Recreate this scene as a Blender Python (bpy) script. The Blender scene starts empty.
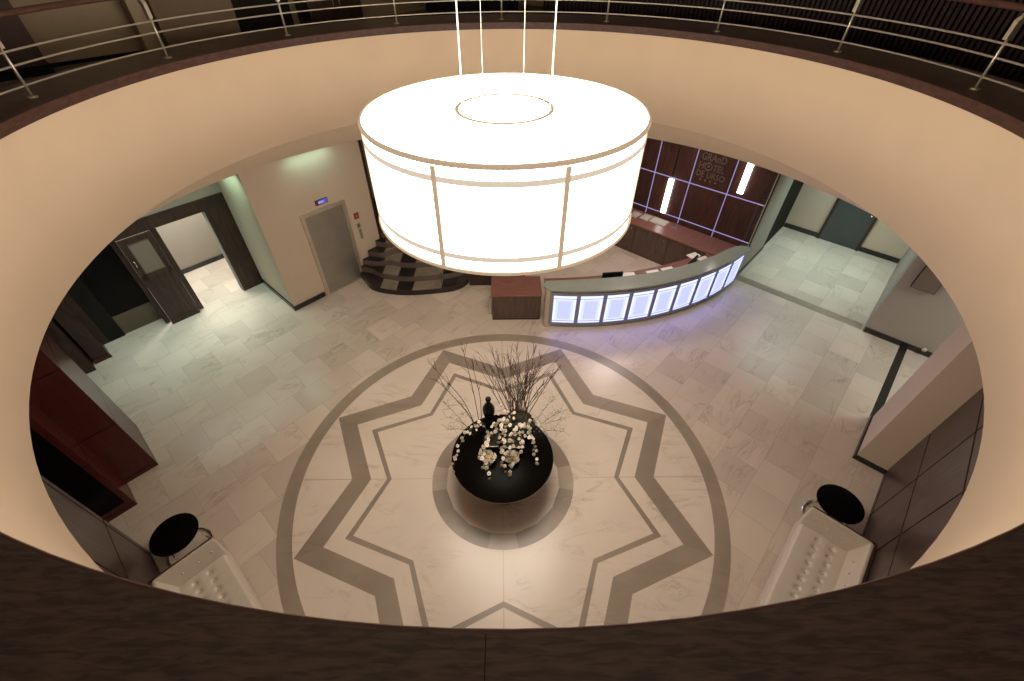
import bpy, math, random
from mathutils import Vector, Matrix, Euler
R = math.radians
PI = math.pi
sc = bpy.context.scene
col = sc.collection
random.seed(7)

# ------------------------------------------------------------------ camera, world, exposure
A = R(46.5)                         # the building's own axes (u, v) against the camera's x, y
VX, VY = 0.038, 0.748               # axis of the round opening and of the chandelier
cam = bpy.data.cameras.new('camera')
cam.sensor_width = 36.0
cam.lens = 441.925 / 1024 * 36.0
cam.shift_x = 9.664 / 1024
cam.shift_y = 7.62 / 1024
cam.clip_start = 0.02
cam.clip_end = 200
cam_obj = bpy.data.objects.new('camera', cam)
col.objects.link(cam_obj)
_r = Vector((0.99996310, -0.00506761, -0.00693647))
_u = Vector((0.00850537, 0.69739269, 0.71663875))
_f = Vector((-0.0012058, 0.7166713, -0.69741006))
M = Matrix.Identity(4)
for i in range(3):
    M[i][0] = _r[i]; M[i][1] = _u[i]; M[i][2] = -_f[i]
M.translation = Vector((0.01987, -3.85453, 6.84448))
cam_obj.matrix_world = M
sc.camera = cam_obj

w = bpy.data.worlds.new('world'); sc.world = w; w.use_nodes = True
w.node_tree.nodes['Background'].inputs[0].default_value = (1.0, 0.88, 0.72, 1)
w.node_tree.nodes['Background'].inputs[1].default_value = 0.02
sc.view_settings.view_transform = 'Standard'
sc.view_settings.look = 'None'
sc.view_settings.exposure = 0.1
sc.view_settings.gamma = 1.0
sc.view_settings.use_curve_mapping = False
CHAND = 9.5                         # radiance of the chandelier's shade

def uv(u, v):
    return (u * math.cos(A) - v * math.sin(A), u * math.sin(A) + v * math.cos(A))

def area_light(name, u, v, z, sx, sy, power, color, rx=0.0, rz=0.0, spread=180):
    l = bpy.data.lights.new(name, 'AREA'); l.shape = 'RECTANGLE'; l.size = sx; l.size_y = sy
    l.energy = power; l.color = color; l.spread = R(spread)
    o = bpy.data.objects.new(name, l); col.objects.link(o)
    x, y = uv(u, v); o.location = (x, y, z); o.rotation_euler = (rx, 0, A + rz)
    return o
COOL = (0.80, 1.0, 0.88)
WARM = (1.0, 0.80, 0.60)
area_light('entrance_light', -2.3, 7.6, 3.44, 2.6, 0.9, 30, (0.74, 1.0, 0.92), spread=105)
area_light('vestibule_light', -1.0, 9.6, 3.40, 1.2, 0.7, 120, (0.95, 1.0, 0.93))
area_light('corridor_light', 10.4, -2.0, 3.44, 2.2, 1.6, 50, (0.74, 1.0, 0.94), spread=120)
area_light('side_hall_light', 7.0, -5.8, 3.44, 1.6, 1.0, 40, (0.92, 1.0, 0.93), spread=130)
area_light('lift_wash_light', 1.28, 6.60, 3.40, 0.95, 0.10, 3.2, (0.58, 1.0, 0.82))
area_light('passage_wash_light', -0.38, 7.5, 3.42, 0.25, 1.1, 8.0, (0.60, 1.0, 0.78), spread=120)
area_light('reception_light', 6.6, 1.6, 3.44, 1.4, 0.8, 46, (1.0, 0.86, 0.80))

# ------------------------------------------------------------------ materials
def lin(c):
    c = c / 255.0
    return c / 12.92 if c <= 0.04045 else ((c + 0.055) / 1.055) ** 2.4
def rgb(r, g, b):
    return (lin(r), lin(g), lin(b), 1.0)

def new_mat(name):
    m = bpy.data.materials.new(name); m.use_nodes = True
    nt = m.node_tree; b = nt.nodes['Principled BSDF']
    return m, nt, b
def node(nt, typ, **kw):
    n = nt.nodes.new(typ)
    for k, v in kw.items():
        if k.startswith('i_'):
            n.inputs[k[2:].replace('_', ' ')].default_value = v
        else:
            setattr(n, k, v)
    return n
def ramp(nt, stops, interp='LINEAR'):
    n = nt.nodes.new('ShaderNodeValToRGB'); cr = n.color_ramp; cr.interpolation = interp
    while len(cr.elements) < len(stops): cr.elements.new(0.5)
    for e, (p, c) in zip(cr.elements, stops): e.position = p; e.color = c
    return n
def plain(name, c, rough=0.5, metal=0.0, spec=0.5, vary=0.06, scale=6.0, coat=0.0):
    """one colour, broken up a little by noise"""
    m, nt, b = new_mat(name)
    t = node(nt, 'ShaderNodeTexCoord'); n = node(nt, 'ShaderNodeTexNoise'); n.inputs['Scale'].default_value = scale
    n.inputs['Detail'].default_value = 4
    lo = tuple(x * (1 - vary) for x in c[:3]) + (1,); hi = tuple(min(1, x * (1 + vary)) for x in c[:3]) + (1,)
    r = ramp(nt, [(0.3, lo), (0.7, hi)])
    L = nt.links
    L.new(t.outputs['Object'], n.inputs['Vector']); L.new(n.outputs['Fac'], r.inputs['Fac']); L.new(r.outputs['Color'], b.inputs['Base Color'])
    b.inputs['Roughness'].default_value = rough; b.inputs['Metallic'].default_value = metal
    b.inputs['Specular IOR Level'].default_value = spec; b.inputs['Coat Weight'].default_value = coat
    return m
def wood(name, c1, c2, rough=0.35, spec=0.5, scale=(1.2, 1.2, 9.0), coat=0.0, rot=(0, 0, 0), con=0.18):
    m, nt, b = new_mat(name)
    t = node(nt, 'ShaderNodeTexCoord'); mp = node(nt, 'ShaderNodeMapping'); mp.inputs['Scale'].default_value = scale
    mp.inputs['Rotation'].default_value = rot
    n = node(nt, 'ShaderNodeTexNoise'); n.inputs['Scale'].default_value = 3.0; n.inputs['Detail'].default_value = 8; n.inputs['Distortion'].default_value = 0.6
    r = ramp(nt, [(0.5 - con, c1), (0.5 + con, c2)])
    L = nt.links
    L.new(t.outputs['Object'], mp.inputs['Vector']); L.new(mp.outputs['Vector'], n.inputs['Vector']); L.new(n.outputs['Fac'], r.inputs['Fac'])
    L.new(r.outputs['Color'], b.inputs['Base Color'])
    b.inputs['Roughness'].default_value = rough; b.inputs['Specular IOR Level'].default_value = spec; b.inputs['Coat Weight'].default_value = coat
    return m
def emit(name, c, s, base=(0.05, 0.05, 0.05, 1)):
    m, nt, b = new_mat(name)
    b.inputs['Base Color'].default_value = base
    b.inputs['Emission Color'].default_value = c; b.inputs['Emission Strength'].default_value = s
    b.inputs['Roughness'].default_value = 0.4
    return m

def marble(name, base, vein, tile=None, rough=0.22, spec=0.45, vary=0.05, bump=False, tint=None, radial=0):
    m, nt, b = new_mat(name); L = nt.links
    t = node(nt, 'ShaderNodeTexCoord')
    vec = t.outputs['Object']
    cells = None
    if tile:
        # running bond of square slabs
        br = node(nt, 'ShaderNodeTexBrick'); br.offset = 0.5; br.offset_frequency = 2
        br.inputs['Scale'].default_value = 1.0; br.inputs['Mortar Size'].default_value = 0.0035
        br.inputs['Mortar Smooth'].default_value = 0.1; br.inputs['Brick Width'].default_value = tile; br.inputs['Row Height'].default_value = tile
        br.inputs['Color1'].default_value = (0, 0, 0, 1); br.inputs['Color2'].default_value = (1, 1, 1, 1); br.inputs['Mortar'].default_value = (0.5, 0.5, 0.5, 1)
        L.new(vec, br.inputs['Vector'])
        # each slab's veining is shifted and turned by its own random value
        sh = node(nt, 'ShaderNodeVectorMath', operation='MULTIPLY_ADD')
        sh.inputs[1].default_value = (37.0, 91.0, 53.0)
        L.new(br.outputs['Color'], sh.inputs[0]); L.new(vec, sh.inputs[2]); vecv = sh.outputs[0]
    else:
        vecv = vec
    mp = node(nt, 'ShaderNodeMapping'); mp.inputs['Rotation'].default_value = (0, 0, R(35)); mp.inputs['Scale'].default_value = (0.55, 1.5, 1)
    L.new(vecv, mp.inputs['Vector'])
    n1 = node(nt, 'ShaderNodeTexNoise'); n1.inputs['Scale'].default_value = 1.3; n1.inputs['Detail'].default_value = 9; n1.inputs['Roughness'].default_value = 0.62; n1.inputs['Distortion'].default_value = 1.1
    L.new(mp.outputs['Vector'], n1.inputs['Vector'])
    # thin veins where the noise crosses its middle
    sub = node(nt, 'ShaderNodeMath', operation='SUBTRACT'); sub.inputs[1].default_value = 0.5
    ab = node(nt, 'ShaderNodeMath', operation='ABSOLUTE')
    L.new(n1.outputs['Fac'], sub.inputs[0]); L.new(sub.outputs[0], ab.inputs[0])
    rv = ramp(nt, [(0.0, (1, 1, 1, 1)), (0.018, (0.25, 0.25, 0.25, 1)), (0.06, (0, 0, 0, 1))])
    L.new(ab.outputs[0], rv.inputs['Fac'])
    n2 = node(nt, 'ShaderNodeTexNoise'); n2.inputs['Scale'].default_value = 0.9; n2.inputs['Detail'].default_value = 5
    L.new(vecv, n2.inputs['Vector'])
    lo = tuple(x * (1 - vary) for x in base[:3]) + (1,); hi = tuple(min(1, x * (1 + vary)) for x in base[:3]) + (1,)
    rb = ramp(nt, [(0.3, lo), (0.7, hi)]); L.new(n2.outputs['Fac'], rb.inputs['Fac'])
    # veins come and go
    n3 = node(nt, 'ShaderNodeTexNoise'); n3.inputs['Scale'].default_value = 1.1; L.new(vecv, n3.inputs['Vector'])
    r3 = ramp(nt, [(0.45, (0, 0, 0, 1)), (0.68, (0.5, 0.5, 0.5, 1))]); L.new(n3.outputs['Fac'], r3.inputs['Fac'])
    mu = node(nt, 'ShaderNodeMath', operation='MULTIPLY'); L.new(rv.outputs['Color'], mu.inputs[0]); L.new(r3.outputs['Color'], mu.inputs[1])
    mx = node(nt, 'ShaderNodeMix', data_type='RGBA'); L.new(mu.outputs[0], mx.inputs['Factor']); L.new(rb.outputs['Color'], mx.inputs['A']); mx.inputs['B'].default_value = vein
    out = mx.outputs['Result']
    if tile:
        sp = node(nt, 'ShaderNodeMath', operation='MULTIPLY_ADD'); sp.inputs[1].default_value = 0.20; sp.inputs[2].default_value = 0.88
        L.new(br.outputs['Color'], sp.inputs[0])
        m2 = node(nt, 'ShaderNodeVectorMath', operation='SCALE'); L.new(out, m2.inputs[0]); L.new(sp.outputs[0], m2.inputs['Scale'])
        m3 = node(nt, 'ShaderNodeMix', data_type='RGBA'); L.new(br.outputs['Fac'], m3.inputs['Factor']); L.new(m2.outputs[0], m3.inputs['A'])
        m3.inputs['B'].default_value = tuple(x * 0.72 for x in base[:3]) + (1,)
        out = m3.outputs['Result']
    if radial:
        # joints between the slabs that fan out from the middle
        sx = node(nt, 'ShaderNodeSeparateXYZ'); L.new(vec, sx.inputs[0])
        at = node(nt, 'ShaderNodeMath', operation='ARCTAN2'); L.new(sx.outputs['Y'], at.inputs[0]); L.new(sx.outputs['X'], at.inputs[1])
        k = node(nt, 'ShaderNodeMath', operation='MULTIPLY'); k.inputs[1].default_value = radial / (2 * PI); L.new(at.outputs[0], k.inputs[0])
        fr = node(nt, 'ShaderNodeMath', operation='PINGPONG'); fr.inputs[1].default_value = 0.5; L.new(k.outputs[0], fr.inputs[0])
        rj = ramp(nt, [(0.0, (1, 1, 1, 1)), (0.0016, (1, 1, 1, 1)), (0.0026, (0, 0, 0, 1))]); L.new(fr.outputs[0], rj.inputs['Fac'])
        m4 = node(nt, 'ShaderNodeMix', data_type='RGBA'); L.new(rj.outputs['Color'], m4.inputs['Factor']); L.new(out, m4.inputs['A'])
        m4.inputs['B'].default_value = tuple(x * 0.7 for x in base[:3]) + (1,)
        out = m4.outputs['Result']
    L.new(out, b.inputs['Base Color'])
    b.inputs['Roughness'].default_value = rough; b.inputs['Specular IOR Level'].default_value = spec
    return m

M_FLOOR = marble('cream_marble_slabs', (0.60, 0.505, 0.425, 1), (0.27, 0.19, 0.14, 1), tile=0.62, rough=0.26)
M_DISC = marble('cream_marble_medallion', (0.67, 0.575, 0.49, 1), (0.30, 0.22, 0.16, 1), rough=0.24, radial=4)
M_BAND = marble('grey_brown_marble', (0.30, 0.245, 0.19, 1), (0.17, 0.13, 0.10, 1), rough=0.3, vary=0.16)
M_BAND2 = marble('dark_grey_brown_marble', (0.27, 0.22, 0.175, 1), (0.17, 0.13, 0.10, 1), rough=0.3, vary=0.12)
M_BAND3 = marble('light_grey_brown_marble', (0.38, 0.315, 0.25, 1), (0.2, 0.16, 0.12, 1), rough=0.3, vary=0.12)
M_FASCIA = plain('tan_plaster', (0.78, 0.615, 0.445, 1), 0.85, spec=0.2, vary=0.02, scale=1.5)
M_PLASTER = plain('beige_plaster', (0.60, 0.49, 0.385, 1), 0.85, spec=0.2, vary=0.02, scale=1.5)
M_PLASTER_G = plain('greige_plaster', (0.36, 0.315, 0.265, 1), 0.85, spec=0.2, vary=0.02, scale=1.5)
M_CEIL = plain('ceiling_plaster', (0.62, 0.52, 0.41, 1), 0.9, spec=0.1, vary=0.02)
M_UPWALL = plain('olive_beige_plaster', (0.34, 0.27, 0.19, 1), 0.85, spec=0.2, vary=0.03)
M_UPDARK = plain('umber_plaster', (0.16, 0.115, 0.08, 1), 0.8, spec=0.2, vary=0.04)
M_UPFLOOR = plain('dark_carpet', (0.10, 0.085, 0.07, 1), 0.95, spec=0.1, vary=0.1, scale=40)
M_CURB = wood('dark_walnut_rim', (0.056, 0.022, 0.015, 1), (0.100, 0.042, 0.030, 1), 0.5, 0.35, scale=(3, 3, 10))
M_CURBTOP = wood('dark_walnut_top', (0.042, 0.025, 0.021, 1), (0.098, 0.060, 0.050, 1), 0.42, 0.5, scale=(4.0, 26, 10), con=0.12)
M_WOOD = wood('dark_espresso_wood', (0.020, 0.011, 0.008, 1), (0.050, 0.027, 0.019, 1), 0.38, 0.4, scale=(6, 6, 0.8))
M_RECEP = wood('reddish_espresso_wood', (0.034, 0.013, 0.010, 1), (0.066, 0.026, 0.020, 1), 0.35, 0.4, scale=(6, 6, 0.8))
M_REDWOOD = wood('red_mahogany', (0.060, 0.012, 0.010, 1), (0.078, 0.016, 0.013, 1), 0.26, 0.35, scale=(5, 5, 0.8))
M_REDTOP = wood('red_mahogany_worktop', (0.17, 0.072, 0.056, 1), (0.26, 0.12, 0.095, 1), 0.34, 0.5, scale=(1.2, 12, 5))
M_PANEL = wood('brown_wood_panel', (0.046, 0.027, 0.022, 1), (0.086, 0.053, 0.043, 1), 0.3, 0.35, scale=(4, 4, 0.7))
M_CAB = wood('brown_cabinet_veneer', (0.075, 0.045, 0.034, 1), (0.115, 0.072, 0.056, 1), 0.4, 0.4, scale=(5, 5, 0.7))
M_BLACK = plain('black_lacquer', (0.007, 0.006, 0.005, 1), 0.35, spec=0.22)
M_TABLE = plain('black_table_stone', (0.003, 0.0025, 0.002, 1), 0.3, spec=0.035)
M_BLACKMAT = plain('black_groove', (0.008, 0.006, 0.005, 1), 0.7, spec=0.2)
M_BLACKGLASS = plain('dark_tinted_glass', (0.005, 0.004, 0.004, 1), 0.14, spec=0.1)
M_BASE = plain('dark_green_marble', (0.020, 0.021, 0.017, 1), 0.25, spec=0.5, vary=0.3, scale=12)
M_STEEL = plain('brushed_steel', (0.42, 0.40, 0.36, 1), 0.42, metal=0.85, vary=0.06, scale=3)
M_SATIN = plain('satin_steel', (0.62, 0.56, 0.46, 1), 0.35, metal=0.7, vary=0.04)
M_CHROME = plain('chrome', (0.85, 0.83, 0.80, 1), 0.08, metal=1.0, vary=0.01)
M_GREYMETAL = plain('grey_metal_frame', (0.30, 0.305, 0.30, 1), 0.35, metal=0.4, vary=0.04)
M_COUNTER = plain('grey_green_counter', (0.28, 0.31, 0.28, 1), 0.2, spec=0.5, vary=0.04)
M_COUNTERBODY = plain('grey_metal_body', (0.40, 0.37, 0.33, 1), 0.35, metal=0.5, vary=0.04)
M_LEATHER = plain('ivory_leather', (0.58, 0.51, 0.43, 1), 0.28, spec=0.5, vary=0.03, scale=14)
M_BROWNLEATHER = plain('dark_brown_shell', (0.055, 0.022, 0.016, 1), 0.4, spec=0.4)
M_SHADE = emit('lit_fabric_shade', (1.0, 0.87, 0.72, 1), CHAND)
M_SHADETOP = emit('lit_fabric_top', (1.0, 0.87, 0.72, 1), CHAND)
M_RIB = emit('tan_shade_seam', (1.0, 0.74, 0.50, 1), 0.42, base=(0.30, 0.24, 0.17, 1))
M_BANDLAMP = emit('translucent_shade_band', (1.0, 0.83, 0.66, 1), 0.62, base=(0.25, 0.2, 0.15, 1))
M_LIP = emit('tan_shade_lip', (1.0, 0.74, 0.50, 1), 0.40, base=(0.30, 0.22, 0.14, 1))
M_PANELLIT = emit('lavender_light_panel', (0.265, 0.285, 1.0, 1), 2.15)
M_PANELEDGE = emit('white_blue_edge_light', (0.36, 0.40, 1.0, 1), 2.5)
M_PANELMID = emit('pale_lavender_light', (0.30, 0.33, 1.0, 1), 2.35)
M_LED = emit('violet_led_strip', (0.60, 0.48, 1.0, 1), 0.58)
M_SCONCE = emit('white_sconce_glass', (1.0, 0.95, 0.88, 1), 6.0)
M_SIGN = emit('violet_sign_light', (0.10, 0.07, 0.60, 1), 0.7)
M_SIGNL = emit('pale_sign_symbol', (0.45, 0.40, 1.0, 1), 0.7)
M_RED = plain('red_plastic', (0.30, 0.04, 0.02, 1), 0.5)
M_PAPER = plain('grey_paper', (0.42, 0.39, 0.33, 1), 0.8, vary=0.03)
M_WHITEPAPER = plain('white_paper', (0.82, 0.78, 0.74, 1), 0.7, vary=0.02)
M_LETTER = plain('bronze_lettering', (0.16, 0.13, 0.095, 1), 0.4, metal=0.4)
M_DOORTEAL = plain('teal_grey_door', (0.055, 0.066, 0.062, 1), 0.35)
M_PETAL = plain('white_petal', (0.80, 0.73, 0.62, 1), 0.6, vary=0.08, scale=20)
M_ROSE = plain('cream_rose_petal', (0.72, 0.62, 0.46, 1), 0.6, vary=0.12, scale=30)
M_STEM = plain('green_brown_stem', (0.05, 0.055, 0.025, 1), 0.6)
M_TWIG = plain('brown_twig', (0.060, 0.036, 0.024, 1), 0.8, vary=0.2)
M_MOSS = plain('dark_moss', (0.030, 0.027, 0.014, 1), 0.95, vary=0.4, scale=30)
M_LEAF = plain('pale_green_leaf', (0.33, 0.31, 0.16, 1), 0.6, vary=0.2, scale=20)
M_TRIM = plain('pale_metal_and_glint', (0.55, 0.52, 0.48, 1), 0.25, metal=0.6)  # also colours the planters' painted reflection strips
M_CUSHION = plain('black_upholstery', (0.008, 0.007, 0.007, 1), 0.8, spec=0.2)
M_SLAT = wood('dark_plum_slat', (0.013, 0.0055, 0.006, 1), (0.024, 0.010, 0.010, 1), 0.5, 0.25, scale=(6, 6, 1))

def glass_mat():
    m, nt, b = new_mat('clear_glass')
    b.inputs['Base Color'].default_value = (0.97, 0.98, 0.97, 1); b.inputs['Roughness'].default_value = 0.02
    b.inputs['IOR'].default_value = 1.2; b.inputs['Transmission Weight'].default_value = 1.0
    return m
M_GLASS = glass_mat()
def frosted():
    m, nt, b = new_mat('grey_door_pane')
    b.inputs['Base Color'].default_value = (0.17, 0.135, 0.105, 1); b.inputs['Roughness'].default_value = 0.4; b.inputs['Specular IOR Level'].default_value = 0.15
    return m
M_PANE = frosted()

def stair_mat():
    """dark stone with pale slabs set across every step, the joints running up the flight"""
    m, nt, b = new_mat('striped_stair_stone'); L = nt.links
    t = node(nt, 'ShaderNodeTexCoord'); s = node(nt, 'ShaderNodeSeparateXYZ'); L.new(t.outputs['Object'], s.inputs[0])
    # joints lean a little with height up the flight
    lean = node(nt, 'ShaderNodeMath', operation='MULTIPLY_ADD'); lean.inputs[1].default_value = -0.05
    L.new(s.outputs['Y'], lean.inputs[0]); L.new(s.outputs['X'], lean.inputs[2])
    k = node(nt, 'ShaderNodeMath', operation='MULTIPLY_ADD'); k.inputs[1].default_value = 1 / 4.0; k.inputs[2].default_value = 1.0
    L.new(lean.outputs[0], k.inputs[0])
    d = (0.020, 0.015, 0.013, 1); l = (0.25, 0.205, 0.165, 1)
    def f(x): return (x - 0.26) / 4.0 + 1.0
    r = ramp(nt, [(0.0, d), (f(-3.08), l), (f(-2.66), d), (f(-2.25), l), (f(-1.53), d), (f(-1.15), (0.05, 0.04, 0.035, 1))], 'CONSTANT')
    L.new(k.outputs[0], r.inputs['Fac'])
    n = node(nt, 'ShaderNodeTexNoise'); n.inputs['Scale'].default_value = 4; n.inputs['Detail'].default_value = 6; L.new(t.outputs['Object'], n.inputs['Vector'])
    nr = ramp(nt, [(0.3, (0.8, 0.8, 0.8, 1)), (0.7, (1.15, 1.15, 1.15, 1))]); L.new(n.outputs['Fac'], nr.inputs['Fac'])
    mx = node(nt, 'ShaderNodeVectorMath', operation='MULTIPLY'); L.new(r.outputs['Color'], mx.inputs[0]); L.new(nr.outputs['Color'], mx.inputs[1])
    L.new(mx.outputs[0], b.inputs['Base Color']); b.inputs['Roughness'].default_value = 0.35
    return m
M_STAIR = stair_mat()
M_STAIRBASE = plain('dark_stair_base', (0.022, 0.016, 0.014, 1), 0.4)
M_NOSING = plain('grey_brown_nosing', (0.15, 0.115, 0.095, 1), 0.35)

# ------------------------------------------------------------------ mesh helpers
class MB:
    def __init__(self): self.v = []; self.f = []; self.m = []; self.s = []
    def add(self, vs, fs, mi=0, smooth=False):
        o = len(self.v); self.v += [tuple(p) for p in vs]
        for f in fs: self.f.append(tuple(i + o for i in f)); self.m.append(mi); self.s.append(smooth)
    def box(self, x0, x1, y0, y1, z0, z1, mi=0):
        x0, x1 = min(x0, x1), max(x0, x1); y0, y1 = min(y0, y1), max(y0, y1); z0, z1 = min(z0, z1), max(z0, z1)
        vs = [(x0, y0, z0), (x1, y0, z0), (x1, y1, z0), (x0, y1, z0), (x0, y0, z1), (x1, y0, z1), (x1, y1, z1), (x0, y1, z1)]
        self.add(vs, [(0, 3, 2, 1), (4, 5, 6, 7), (0, 1, 5, 4), (1, 2, 6, 5), (2, 3, 7, 6), (3, 0, 4, 7)], mi)
    def prism(self, pts, z0, z1, mi=0, smooth=False):
        n = len(pts)
        a = sum(pts[i][0] * pts[(i + 1) % n][1] - pts[(i + 1) % n][0] * pts[i][1] for i in range(n))
        if a < 0: pts = pts[::-1]
        vs = [(x, y, z0) for x, y in pts] + [(x, y, z1) for x, y in pts]
        self.add(vs, [tuple(range(n - 1, -1, -1)), tuple(range(n, 2 * n))], mi)
        o = len(self.v) - 2 * n
        for i in range(n):
            j = (i + 1) % n
            self.f.append((o + i, o + j, o + n + j, o + n + i)); self.m.append(mi); self.s.append(smooth)
    def lathe(self, prof, seg=48, cx=0, cy=0, a0=0.0, a1=2 * PI, mi=0, smooth=True):
        """prof: (r, z) list, outside facing right when it runs upward"""
        full = abs(a1 - a0 - 2 * PI) < 1e-6
        k = seg if full else seg + 1
        vs = []
        for i in range(k):
            a = a0 + (a1 - a0) * i / seg
            for r, z in prof: vs.append((cx + r * math.cos(a), cy + r * math.sin(a), z))
        n = len(prof); fs = []
        for i in range(seg):
            j = (i + 1) % k
            for q in range(n - 1):
                fs.append((i * n + q, j * n + q, j * n + q + 1, i * n + q + 1))
        self.add(vs, fs, mi, smooth)
    def disc(self, r, z, seg=48, cx=0, cy=0, up=True, mi=0):
        vs = [(cx + r * math.cos(2 * PI * i / seg), cy + r * math.sin(2 * PI * i / seg), z) for i in range(seg)]
        f = tuple(range(seg)); self.add(vs, [f if up else f[::-1]], mi)
    def tube(self, pts, r, seg=8, mi=0, closed=False, caps=True):
        pts = [Vector(p) for p in pts]; n = len(pts)
        rs = r if isinstance(r, (list, tuple)) else [r] * n
        vs = []; up = Vector((0, 0, 1)); prev = None
        for i, p in enumerate(pts):
            if closed: d = pts[(i + 1) % n] - pts[i - 1]
            else: d = pts[min(i + 1, n - 1)] - pts[max(i - 1, 0)]
            if d.length < 1e-9: d = Vector((0, 0, 1))
            d.normalize()
            if prev is None:
                x = d.cross(up)
                if x.length < 0.05: x = d.cross(Vector((1, 0, 0)))
            else:
                x = prev - d * prev.dot(d)
                if x.length < 1e-4: x = d.cross(up)
            x.normalize(); y = d.cross(x); prev = x
            for k in range(seg):
                a = 2 * PI * k / seg; vs.append(p + (x * math.cos(a) + y * math.sin(a)) * rs[i])
        fs = []
        for i in range(n if closed else n - 1):
            j = (i + 1) % n
            for k in range(seg):
                l = (k + 1) % seg; fs.append((i * seg + k, i * seg + l, j * seg + l, j * seg + k))
        if caps and not closed:
            fs.append(tuple(range(seg - 1, -1, -1))); fs.append(tuple((n - 1) * seg + k for k in range(seg)))
        self.add(vs, fs, mi, True)
    def sphere(self, c, r, seg=12, rings=8, mi=0, sz=1.0):
        prof = [(max(1e-4, r * math.sin(PI * i / rings)), c[2] - r * sz * math.cos(PI * i / rings)) for i in range(rings + 1)]
        self.lathe(prof, seg, c[0], c[1], mi=mi)
    def build(self, name, mats, parent=None, loc=(0, 0, 0), rz=0.0, bevel=0.0, fix=False):
        me = bpy.data.meshes.new(name); me.from_pydata(self.v, [], self.f)
        for m in (mats if isinstance(mats, (list, tuple)) else [mats]): me.materials.append(m)
        me.polygons.foreach_set('material_index', self.m); me.polygons.foreach_set('use_smooth', self.s)
        me.update()
        o = bpy.data.objects.new(name, me); col.objects.link(o)
        o.location = loc; o.rotation_euler = (0, 0, rz)
        if parent: o.parent = parent
        if bevel:
            b = o.modifiers.new('bevel', 'BEVEL'); b.width = bevel; b.segments = 2; b.limit_method = 'ANGLE'; b.angle_limit = R(40)
        return o

def tag(o, label=None, cat=None, group=None, kind=None):
    if label: o['label'] = label
    if cat: o['category'] = cat
    if group: o['group'] = group
    if kind: o['kind'] = kind
    return o
def struct(o, label, cat):
    return tag(o, label, cat, kind='structure')
def empty(name, loc, rz, label, cat, group=None):
    o = bpy.data.objects.new(name, None); o.empty_display_size = 0.1; col.objects.link(o)
    o.location = loc; o.rotation_euler = (0, 0, rz)
    return tag(o, label, cat, group)
def copy_tree(o, parent=None):
    c = o.copy(); col.objects.link(c); c.parent = parent
    for ch in list(o.children):
        copy_tree(ch, c)
    return c
def box_uv(name, mat, u0, u1, v0, v1, z0, z1, label, cat, bevel=0.0):
    """a structure block laid along the building's axes"""
    m = MB(); m.box(u0, u1, v0, v1, z0, z1)
    return struct(m.build(name, mat, rz=A, bevel=bevel), label, cat)
def spline(pts, n=12):
    P = [Vector(p) for p in pts]; P = [P[0] * 2 - P[1]] + P + [P[-1] * 2 - P[-2]]
    out = []
    for i in range(1, len(P) - 2):
        for k in range(n):
            t = k / n; a, b, c, d = P[i - 1], P[i], P[i + 1], P[i + 2]
            out.append(0.5 * ((2 * b) + (c - a) * t + (2 * a - 5 * b + 4 * c - d) * t * t + (3 * b - a - 3 * c + d) * t ** 3))
    out.append(P[-2]); return out

# ------------------------------------------------------------------ floor, medallion
def plane_uv(u0, u1, v0, v1, z):
    m = MB(); m.add([(u0, v0, z), (u1, v0, z), (u1, v1, z), (u0, v1, z)], [(0, 1, 2, 3)]); return m
m = MB(); m.box(-10, 14, -9, 12, -0.2, 0)
struct(m.build('floor', M_FLOOR, rz=A), 'cream marble slab floor of the lobby', 'floor')
def ring_mesh(r0, r1, z, seg=160):
    m = MB(); m.lathe([(r1, z), (r0, z)], seg, smooth=False); return m
def star_pts(rt, rn):
    return [((rt if k % 2 == 0 else rn) * math.cos(R(22.5 + 22.5 * k)), (rt if k % 2 == 0 else rn) * math.sin(R(22.5 + 22.5 * k))) for k in range(16)]
def star_band(o, i, z):
    m = MB(); a = star_pts(*o); b = star_pts(*i)
    for k in range(16):
        j = (k + 1) % 16
        m.add([(a[k][0], a[k][1], z), (a[j][0], a[j][1], z), (b[j][0], b[j][1], z), (b[k][0], b[k][1], z)], [(0, 1, 2, 3)], k // 2 % 2)
    return m
m = MB(); m.disc(3.42, 0.001, 160)
struct(m.build('trim_1', M_DISC), 'pale cream marble disc inlaid in the lobby floor', 'floor inlay')
struct(ring_mesh(3.408, 3.64, 0.002).build('trim_2', M_BAND), 'grey brown marble ring around the floor medallion', 'floor inlay')
struct(star_band((3.395, 2.57), (2.965, 2.245), 0.002).build('trim_3', [M_BAND, M_BAND2]), 'broad grey brown eight pointed marble star in the floor', 'floor inlay')
struct(star_band((2.64, 1.975), (2.515, 1.895), 0.002).build('trim_4', [M_BAND, M_BAND2]), 'thin grey brown eight pointed star line inside the broad star', 'floor inlay')
m = MB()                                                            # ring round the table: sixteen segments, straight inside
for k in range(16):
    a0 = R(22.5 * k + 11.25); a1 = R(22.5 * (k + 1) + 11.25); ri = 0.96
    vs = [(ri * math.cos(a0), ri * math.sin(a0), .002), (ri * math.cos(a1), ri * math.sin(a1), .002)]
    vs += [(1.197 * math.cos(a1 + (a0 - a1) * q / 6), 1.197 * math.sin(a1 + (a0 - a1) * q / 6), .002) for q in range(7)]
    m.add(vs, [tuple(range(len(vs) - 1, -1, -1))], (1, 0, 1, 2)[k % 4])
struct(m.build('trim_5', [M_BAND, M_BAND2, M_BAND3]), 'segmented grey brown marble ring around the flower table', 'floor inlay')
m = plane_uv(8.36, 8.62, -3.45, -0.5, 0.002)
struct(m.build('trim_6', M_BAND, rz=A), 'grey marble threshold strip at the right hand corridor', 'threshold')
m = plane_uv(5.66, 8.34, -4.36, -4.22, 0.002)
struct(m.build('trim_7', M_BASE, rz=A), 'black marble threshold strip beside the right hand pier', 'threshold')

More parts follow.
